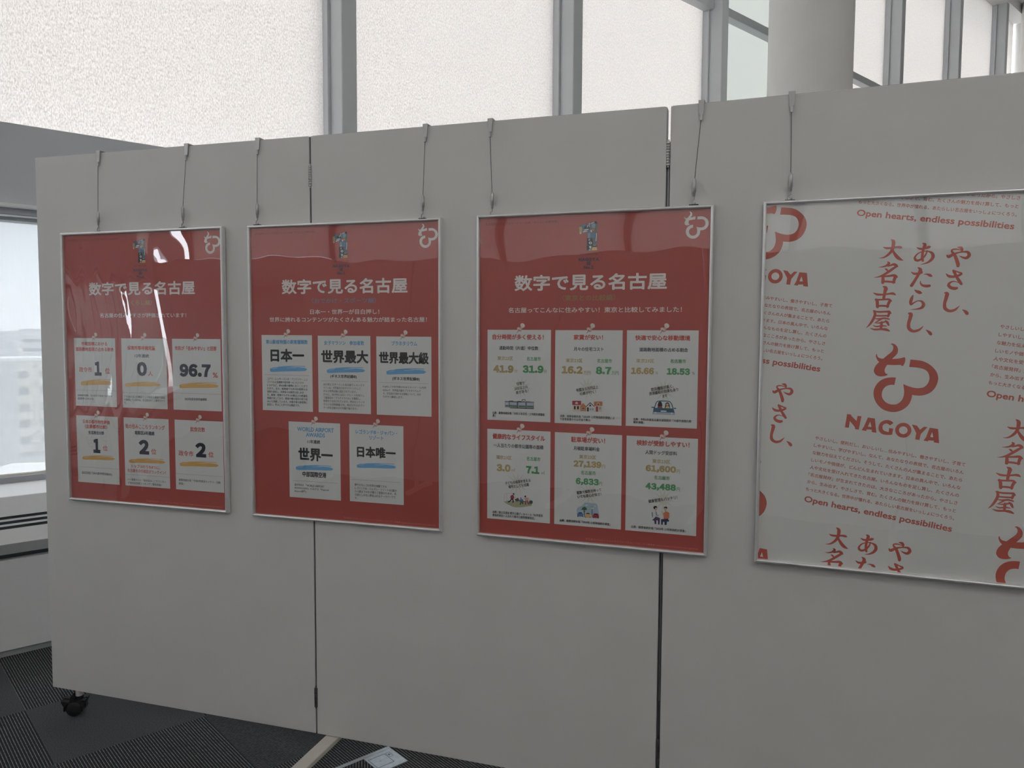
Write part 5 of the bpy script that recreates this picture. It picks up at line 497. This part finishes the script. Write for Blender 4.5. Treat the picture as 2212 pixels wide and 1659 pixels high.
        s.poly([x0 + w * .06, y0 + h * .52, x0 + w * .2, y0 + h * .42, x0 + w * .2, y0 + h * .46, x0 + w * .07, y0 + h * .56], 'card', lay + 1)
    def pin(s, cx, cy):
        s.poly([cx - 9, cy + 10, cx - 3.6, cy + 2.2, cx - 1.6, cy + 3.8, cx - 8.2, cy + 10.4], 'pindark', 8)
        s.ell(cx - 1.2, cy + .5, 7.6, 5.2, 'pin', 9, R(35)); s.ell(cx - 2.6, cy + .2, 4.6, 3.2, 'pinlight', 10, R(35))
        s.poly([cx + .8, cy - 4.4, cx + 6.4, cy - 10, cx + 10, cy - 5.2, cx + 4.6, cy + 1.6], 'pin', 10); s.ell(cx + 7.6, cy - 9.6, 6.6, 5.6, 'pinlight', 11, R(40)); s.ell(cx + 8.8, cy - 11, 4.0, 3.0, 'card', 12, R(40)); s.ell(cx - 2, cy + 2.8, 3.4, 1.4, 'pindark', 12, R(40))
    def build(s, name, parent): return s.mb.build(name, parent)

LG_X = [l[i] for shp in LOGO for l in shp for i in range(0, len(l), 2)]; LG_Y = [l[i] for shp in LOGO for l in shp for i in range(1, len(l), 2)]
def smooth_loop(l):
    P = [(l[i], l[i + 1]) for i in range(0, len(l), 2)]; n_ = len(P); out = []
    def ang(i):
        a, b, c = P[i - 1], P[i], P[(i + 1) % n_]; u = (b[0] - a[0], b[1] - a[1]); w = (c[0] - b[0], c[1] - b[1])
        return abs(math.atan2(u[0] * w[1] - u[1] * w[0], u[0] * w[0] + u[1] * w[1]))
    sharp = [ang(i) > R(52) for i in range(n_)]
    for i in range(n_):
        p0, p1, p2, p3 = P[i - 1], P[i], P[(i + 1) % n_], P[(i + 2) % n_]
        if sharp[i]: p0 = p1
        if sharp[(i + 1) % n_]: p3 = p2
        for q in range(4):
            t = q / 4
            out += [.5 * (2 * p1[k] + (p2[k] - p0[k]) * t + (2 * p0[k] - 5 * p1[k] + 4 * p2[k] - p3[k]) * t * t + (3 * p1[k] - p0[k] - 3 * p2[k] + p3[k]) * t ** 3) for k in (0, 1)]
    return out
LOGO_S = [[smooth_loop(l) for l in shp] for shp in LOGO]; NAG_S = [[smooth_loop(l) if i in (2, 3) else l for l in shp] for i, shp in enumerate(NAGOYA)]
def logo(pr, x0, y0, x1, y1, ink, lay):
    a, b, c, d = min(LG_X), min(LG_Y), max(LG_X), max(LG_Y); kx, ky = (x1 - x0) / (c - a), (y1 - y0) / (d - b)
    for shp in LOGO_S: pr.poly([[(l[i] - a) * kx + x0 if i % 2 == 0 else (l[i] - b) * ky + y0 for i in range(len(l))] for l in shp], ink, lay)

# ------------------------------------------------------------------ framed posters
FWm, FHm, FD = FW, .861, .0165
def rail(a, b, inward):
    """mitred half-round aluminium rail along one side; a, b are the outer corners in x/z"""
    pr = [(0, FD), (0, .0042), (.0009, .0017), (.0026, .0004), (.0046, 0), (.0064, .0008), (.0078, .0028), (.0080, .0062), (.0080, FD)]
    a, b, n_ = Vector(a), Vector(b), Vector(inward); d = (b - a).normalized(); m = MB(); vs = []
    for w, y in pr: p = a + n_ * w + d * w; vs.append((p.x, y, p.z))
    for w, y in pr: p = b + n_ * w - d * w; vs.append((p.x, y, p.z))
    k = len(pr); m.add(vs, [(i, (i + 1) % k, k + (i + 1) % k, k + i) for i in range(k)] + [list(range(k))[::-1], list(range(k, 2 * k))], FRAME_M); return m
def sheet_wave(i, x, z):
    A = (1.0, .55, .6, .4)[i]; q = i * 1.7
    h = .5 * math.sin(6.283 * (x / .36 + .25 * math.sin(z * 5 + q)) + q) * math.cos(6.283 * z / .9 + q) + .35 * math.sin(6.283 * (z / .42 + x / .8) + 2 * q) + .25 * math.sin(6.283 * (x / .17 - z / .5) + q)
    if i == 0: h += .48 * math.exp(-((x - .15) / .13) ** 2) * math.sin(6.283 * (x / .062 + .25 * math.sin(6.283 * z / .45)))
    if i == 0: h += .6 * math.exp(-((x - .10) / .09) ** 2) * math.sin(6.283 * z / .33 + 1) + .35 * math.exp(-((x - .28) / .05) ** 2)
    return h * A * .0009
def poster(i, loc, rot, label, design):
    root = empty('framed_poster', loc, rot); tag(root, label, 'poster', 'framed posters on the display board')
    for a, b, n_ in (((0, 0, 0), (FWm, 0, 0), (0, 0, -1)), ((FWm, 0, 0), (FWm, 0, -FHm), (-1, 0, 0)), ((FWm, 0, -FHm), (0, 0, -FHm), (0, 0, 1)), ((0, 0, -FHm), (0, 0, 0), (1, 0, 0))):
        rail(a, b, n_).build('frame_rail', root)
    bk = MB(); bk.box((.006, .011, -FHm + .006), (FWm - .006, FD - .001, -.006), mat('backing_board', (.30, .28, .25), .8)); bk.build('backing_board', root)
    pr = Print(.0102, FWm / .614); design(i, pr, root)
    g = MB(); nx, nz = 44, 62; vs = []
    for a in range(nx + 1):
        for b in range(nz + 1):
            x, z = .007 + (FWm - .014) * a / nx, -.007 - (FHm - .014) * b / nz
            e = min(a, nx - a) / 4; e2 = min(b, nz - b) / 4; vs.append((x, .0062 + sheet_wave(i, x, -z) * min(1, e) * min(1, e2), z))
    g.add(vs, [(a * (nz + 1) + b, a * (nz + 1) + b + 1, (a + 1) * (nz + 1) + b + 1, (a + 1) * (nz + 1) + b) for a in range(nx) for b in range(nz)], PET_M)
    o = g.build('cover_sheet', root); o.data.polygons.foreach_set('use_smooth', [True] * len(o.data.polygons)); o['label'] = 'clear wavy plastic cover sheet'
def red_design(i, pr, root):
    P = POSTERS[i]; pr.rect(5, 5, 609, 856, 'red_ground', 0)
    for e in P['head'] + EMBLEM + FOOT: pr.text(e, 2)
    for q, (ink, pts) in enumerate(ONE): pr.poly(pts, ink, 2 + q * .4)
    logo(pr, 543.5, 13.5, 601.5, 79, 'white', 2)
    sheet = pr.build('printed_sheet', root)
    for q, c in enumerate(P['cards']):
        k = Print(.0102, FWm / .614); x0, y0, x1, y1 = c['box']; k.rect(x0, y0, x1, y1, 'card', 1)
        if 'burst' in c:
            bx_, by_, br = c['burst']; br *= 1.0
            for t in range(12):
                a = t * math.pi / 6 + .1; k.poly([bx_ + br * math.cos(a), by_ + br * math.sin(a), bx_ + br * .42 * math.cos(a + .2), by_ + br * .42 * math.sin(a + .2), bx_ + br * .42 * math.cos(a - .2), by_ + br * .42 * math.sin(a - .2)], 'burst', 2)
            k.ell(bx_, by_, br * .44, br * .44, 'burst', 2, n=24)
        n_ = 4
        for ink, pts in c.get('polys', ()): k.poly(pts, ink, n_); n_ += .35
        if 'stroke' in c: ink, bb = c['stroke']; k.paint(*bb, ink, 3, q)
        if 'dot' in c:
            a, y, b_ = c['dot']; nd = int((b_ - a) / 1.9)
            for t in range(nd): k.rect(a + t * 1.9, y - .45, a + t * 1.9 + 1.15, y + .45, 'dotline', 3)
        for e in c['texts']: k.text(e, 5 if 'polys' not in c else 8)
        k.pin((x0 + x1) / 2 - 1 + (4 if i == 2 else 0), y0 - 2)
        k.build('info_card', sheet)
def white_design(i, pr, root):
    pr.rect(5, 5, 609, 856, 'paper', 0); A = R(TILE['angle'])
    def place(dx, dy):
        tf = lambda x, y: ((x + dx) * math.cos(A) - (y + dy) * math.sin(A), (x + dx) * math.sin(A) + (y + dy) * math.cos(A))
        def pl(loops, lay): pr.poly([[c for j in range(0, len(l), 2) for c in tf(l[j], l[j + 1])] for l in loops], 'brandred', lay)
        for shp in LOGO_S: pl(shp, 1)
        for shp in NAG_S: pl(shp, 1)
        for st in BRUSH: pr.brush(st, 'brandred', 1, tf)
        n_ = len(PARA['lines'])
        for q, l in enumerate(PARA['lines']):
            t = q / (n_ - 1); y = PARA['y0'] + (PARA['y8'] - PARA['y0']) * t; cx, cy = tf((PARA['x0'] + PARA['x1']) / 2, y)
            pr.text((l, cx, cy, PARA['x1'] - PARA['x0'], 8.6, 'brandred', 1, TILE['angle']), 1)
        cx, cy = tf((OPEN[0] + OPEN[1]) / 2, OPEN[2] + 1.5); pr.text(('Open hearts, endless possibilities', cx, cy, OPEN[1] - OPEN[0], 17, 'brandred', 2, TILE['angle']), 1)
    for dx, dy in ((0, 0), (0, -671), (0, 671), (-331, -308.5), (-310, 356), (327, -310), (311, 355)): place(dx, dy)
    o = pr.build('printed_sheet', root); bm = bmesh.new(); bm.from_mesh(o.data)
    for co_, no in (((.0065, 0, 0), (-1, 0, 0)), ((FWm - .0065, 0, 0), (1, 0, 0)), ((0, 0, -.0065), (0, 0, 1)), ((0, 0, -FHm + .0065), (0, 0, -1))):
        bmesh.ops.bisect_plane(bm, geom=bm.verts[:] + bm.edges[:] + bm.faces[:], plane_co=co_, plane_no=no, clear_outer=True)
    bm.to_mesh(o.data); bm.free()
LBL = ['leftmost red framed poster with orange brush strokes on six cards', 'red framed poster with blue brush strokes on five cards', 'red framed poster with small pictures on its six cards', 'white framed poster with large red lettering at far right']
for i in range(4):
    x, y, z, yw, ti = FRAMES[i]; ti = max(-.0035, min(.002, ti)); y = min(y, -.0205)
    poster(i, (x, y, z + ZO), (-ti, 0, yw), LBL[i], red_design if i < 3 else white_design)

# ------------------------------------------------------------------ hanging wires
def hanger(M, ua, za, ub, zb, label):
    yw = -.0115
    root = empty('picture_hanging_wire', M @ Vector((ua, 0, ZO + H_B))); tag(root, label, 'hanging wire', 'steel picture wires hooked over the board')
    root.rotation_euler = (0, 0, M.to_euler().z)
    du = ub - ua; top = .0; bot = zb - H_B - .005
    b = MB()    # hook folded over the board's upper edge, tapering down the front
    b.box((-.0075, -.0032, -.002), (.0075, TH + .004, .0065), STEEL_M, None, .0008)
    b.prism([(-.0075, .0065), (.0075, .0065), (.0045, -.030), (-.0045, -.030)], -.0052, -.0022, STEEL_M)
    b.box((-.0075, TH + .0015, -.03), (.0075, TH + .004, .005), STEEL_M)
    b.lathe([(.0035, -.042), (.0035, -.028)], STEEL_M, org=Vector((0, -.006, 0)), n=10); b.build('top_hook', root)
    w_ = MB(); w_.tube([(0, -.006, -.036), (du, yw, bot + .05)], .0008, DARKSTEEL_M, 6); w_.build('wire', root)
    a = MB(); a.lathe([(.0018, bot + .062), (.0046, bot + .056), (.0050, bot + .030), (.0032, bot + .026), (.0032, bot + .020), (.0022, bot + .018)], STEEL_M, org=Vector((du, yw, 0)), n=12); a.build('wire_adjuster', root, True)
    h = MB(); h.tube([(du, yw, bot + .022), (du + .0005, yw, bot + .012), (du - .004, yw, bot + .009), (du - .0048, yw, bot + .002), (du, yw, bot - .002), (du + .004, yw, bot + .003)], .0016, STEEL_M, 8)
    h.box((du - .011, yw - .005, bot - .0025), (du + .011, yw + .005, bot - .0008), DARKSTEEL_M); h.build('lower_hook', root, True)
WL = ['steel hanging wire on the left of the leftmost red poster', 'steel hanging wire on the right of the leftmost red poster', 'steel hanging wire on the left of the blue-stroke red poster', 'steel hanging wire on the right of the blue-stroke red poster',
      'steel hanging wire on the left of the picture-card red poster', 'steel hanging wire on the right of the picture-card red poster', 'steel hanging wire on the left of the white poster']
for (k, v), lb in zip(WIRES, WL):
    hanger({'A': MA, 'B': MBm, 'C': MC}[k], v[0], v[1], v[2], v[3], lb)

# ------------------------------------------------------------------ floor outlet box
fb = empty('floor_outlet_box', (.145, .055, 0), (0, 0, R(-31))); tag(fb, 'silver floor outlet cover set in the carpet beside the foot bar', 'floor outlet')
ALU = mat('brushed_aluminium_plate', (.42, .47, .50), .35, .55, var=.12, vscale=90)
b = MB(); 
b.box((-.012, -.012, 0), (.083, .084, .004), ALU, None, .0012); b.build('end_plate', fb)
b = MB()
for a_, c_ in (((.004, -.006), (.060, -.0045)), ((.004, .050), (.060, .0515)), ((.004, -.006), (.0055, .0515)), ((.0585, -.006), (.060, .0515)), ((.004, .054), (.03, .055)), ((.004, .066), (.03, .067)), ((.004, .054), (.005, .067)), ((.029, .054), (.03, .067)), ((.012, .058), (.022, .062)), ((.03, .02), (.034, .021))): b.box((*a_, .0038), (*c_, .0043), DARKSTEEL_M)
b.build('latch_outline', fb)
b = MB(); b.box((-.026, -.26, 0), (-.012, .084, .0045), ALU, None, .0012); b.build('edge_trim', fb)
b = MB(); b.box((-.012, -.26, 0), (.083, -.012, .003), CARP[0]); b.build('carpet_inlay', fb)

# ------------------------------------------------------------------ ceiling lamps, unseen, added as fill light and for reflections
LAMP = lamp_mat('lamp_diffuser', (1.0, .98, .94), 46.0)
for i in range(3):
    for j in range(3):
        s_, n_ = -9 + i * 7.0, 6.2 + j * 2.6
        root = empty('ceiling_light', FM @ Vector((s_, n_, CEIL)), (0, 0, PH)); tag(root, 'slim linear ceiling lamp added out of view behind the photographer', 'ceiling light', 'linear ceiling lamps')
        b = MB(); b.box((-.62, -.06, -.05), (.62, .06, 0), WHITE_M, None, .006); b.build('housing', root)
        b = MB(); b.box((-.60, -.035, -.062), (.60, .035, -.0495), LAMP, None, .004); b.build('diffuser', root)

# ------------------------------------------------------------------ the town outside the low window
GZ = -20.5 + ZO
b = MB(); b.add([(-2500, -2500, GZ), (2500, -2500, GZ), (2500, 2500, GZ), (-2500, 2500, GZ)], [(0, 1, 2, 3)], mat('hazy_ground', (.36, .36, .35), .95, var=.25, vscale=.02)); tag(b.build('ground'), kind='structure')
CP = Vector(CAM_POS) + Vector((0, 0, ZO)); HX = Vector((f_.x, f_.y, 0)).normalized(); RX = Vector((r_.x, r_.y, 0)).normalized()
def dirpx(px): return math.atan2(HX.y, HX.x) - math.atan((px - 1106) / F_PX)
def site(px, dist): a = dirpx(px); return Vector((CP.x + dist * math.cos(a), CP.y + dist * math.sin(a), GZ))
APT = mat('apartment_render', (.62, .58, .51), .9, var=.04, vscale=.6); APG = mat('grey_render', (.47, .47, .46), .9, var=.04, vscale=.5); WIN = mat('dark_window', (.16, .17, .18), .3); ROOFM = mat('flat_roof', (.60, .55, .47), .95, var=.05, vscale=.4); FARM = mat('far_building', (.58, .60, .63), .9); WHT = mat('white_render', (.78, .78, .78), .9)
def building(name, px, dist, w, dep, h, m, label, floors=0, bays=0, yaw=0.0, extra=None):
    p = site(px, dist); a = dirpx(px) - math.pi / 2 + yaw; root = empty(name, p, (0, 0, a)); tag(root, label, 'building')
    b = MB(); b.box((-w / 2, 0, 0), (w / 2, dep, h), m); b.build('walls', root)
    b = MB(); b.box((-w / 2 - .15, -.15, h), (w / 2 + .15, dep + .15, h + .5), WHT if m is not WHT else FARM); b.build('parapet', root)
    for fl2 in range(floors):
        z = h - 1.1 - 2.9 * (fl2 + 1)
        if z < .3: break
        for by in range(bays):
            x = -w / 2 + (by + .5) * w / bays
            q = MB(); q.box((x - .75, -.06, z + 1.0), (x + .75, .05, z + 2.2), WIN); wd = q.build('window', root)
            q = MB(); q.box((x - 1.15, -1.1, z - .3), (x + 1.15, 0, z - .1), m); q.box((x - 1.15, -1.1, z - .1), (x + 1.15, -1.0, z + .9), m); q.build('balcony', root)
    if extra: extra(root, w, h)
    return root
building('apartment_block', 72, 160, 6.6, 12, 16.6, APT, 'cream apartment block with stacked balconies beyond the low window', 6, 2, R(14))
building('grey_building', 3, 146, 4.2, 5, 17.0, APG, 'blank grey building left of the cream apartment block', yaw=R(8))
building('white_building', 48, 330, 3.0, 8, 18.5, WHT, 'small white building with a red mark near the skyline', extra=lambda r, w, h: (lambda q: q.build('red_mark', r))((lambda q: (q.box((-.6, -.1, h - 2.6), (.6, 0, h - 1.2), INK['rose']), q)[1])(MB())))
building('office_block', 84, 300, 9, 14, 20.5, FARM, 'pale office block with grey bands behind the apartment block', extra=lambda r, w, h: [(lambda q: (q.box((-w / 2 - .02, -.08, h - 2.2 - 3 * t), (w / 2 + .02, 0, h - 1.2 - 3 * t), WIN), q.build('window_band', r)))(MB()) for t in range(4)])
building('long_roof_building', 14, 240, 12, 10, 13.5, WHT, 'long white roofed building behind the grey building')
building('low_roof_building', 60, 66, 16, 14, 9.4, ROOFM, 'beige flat-roofed building nearest the low window', yaw=R(-25))
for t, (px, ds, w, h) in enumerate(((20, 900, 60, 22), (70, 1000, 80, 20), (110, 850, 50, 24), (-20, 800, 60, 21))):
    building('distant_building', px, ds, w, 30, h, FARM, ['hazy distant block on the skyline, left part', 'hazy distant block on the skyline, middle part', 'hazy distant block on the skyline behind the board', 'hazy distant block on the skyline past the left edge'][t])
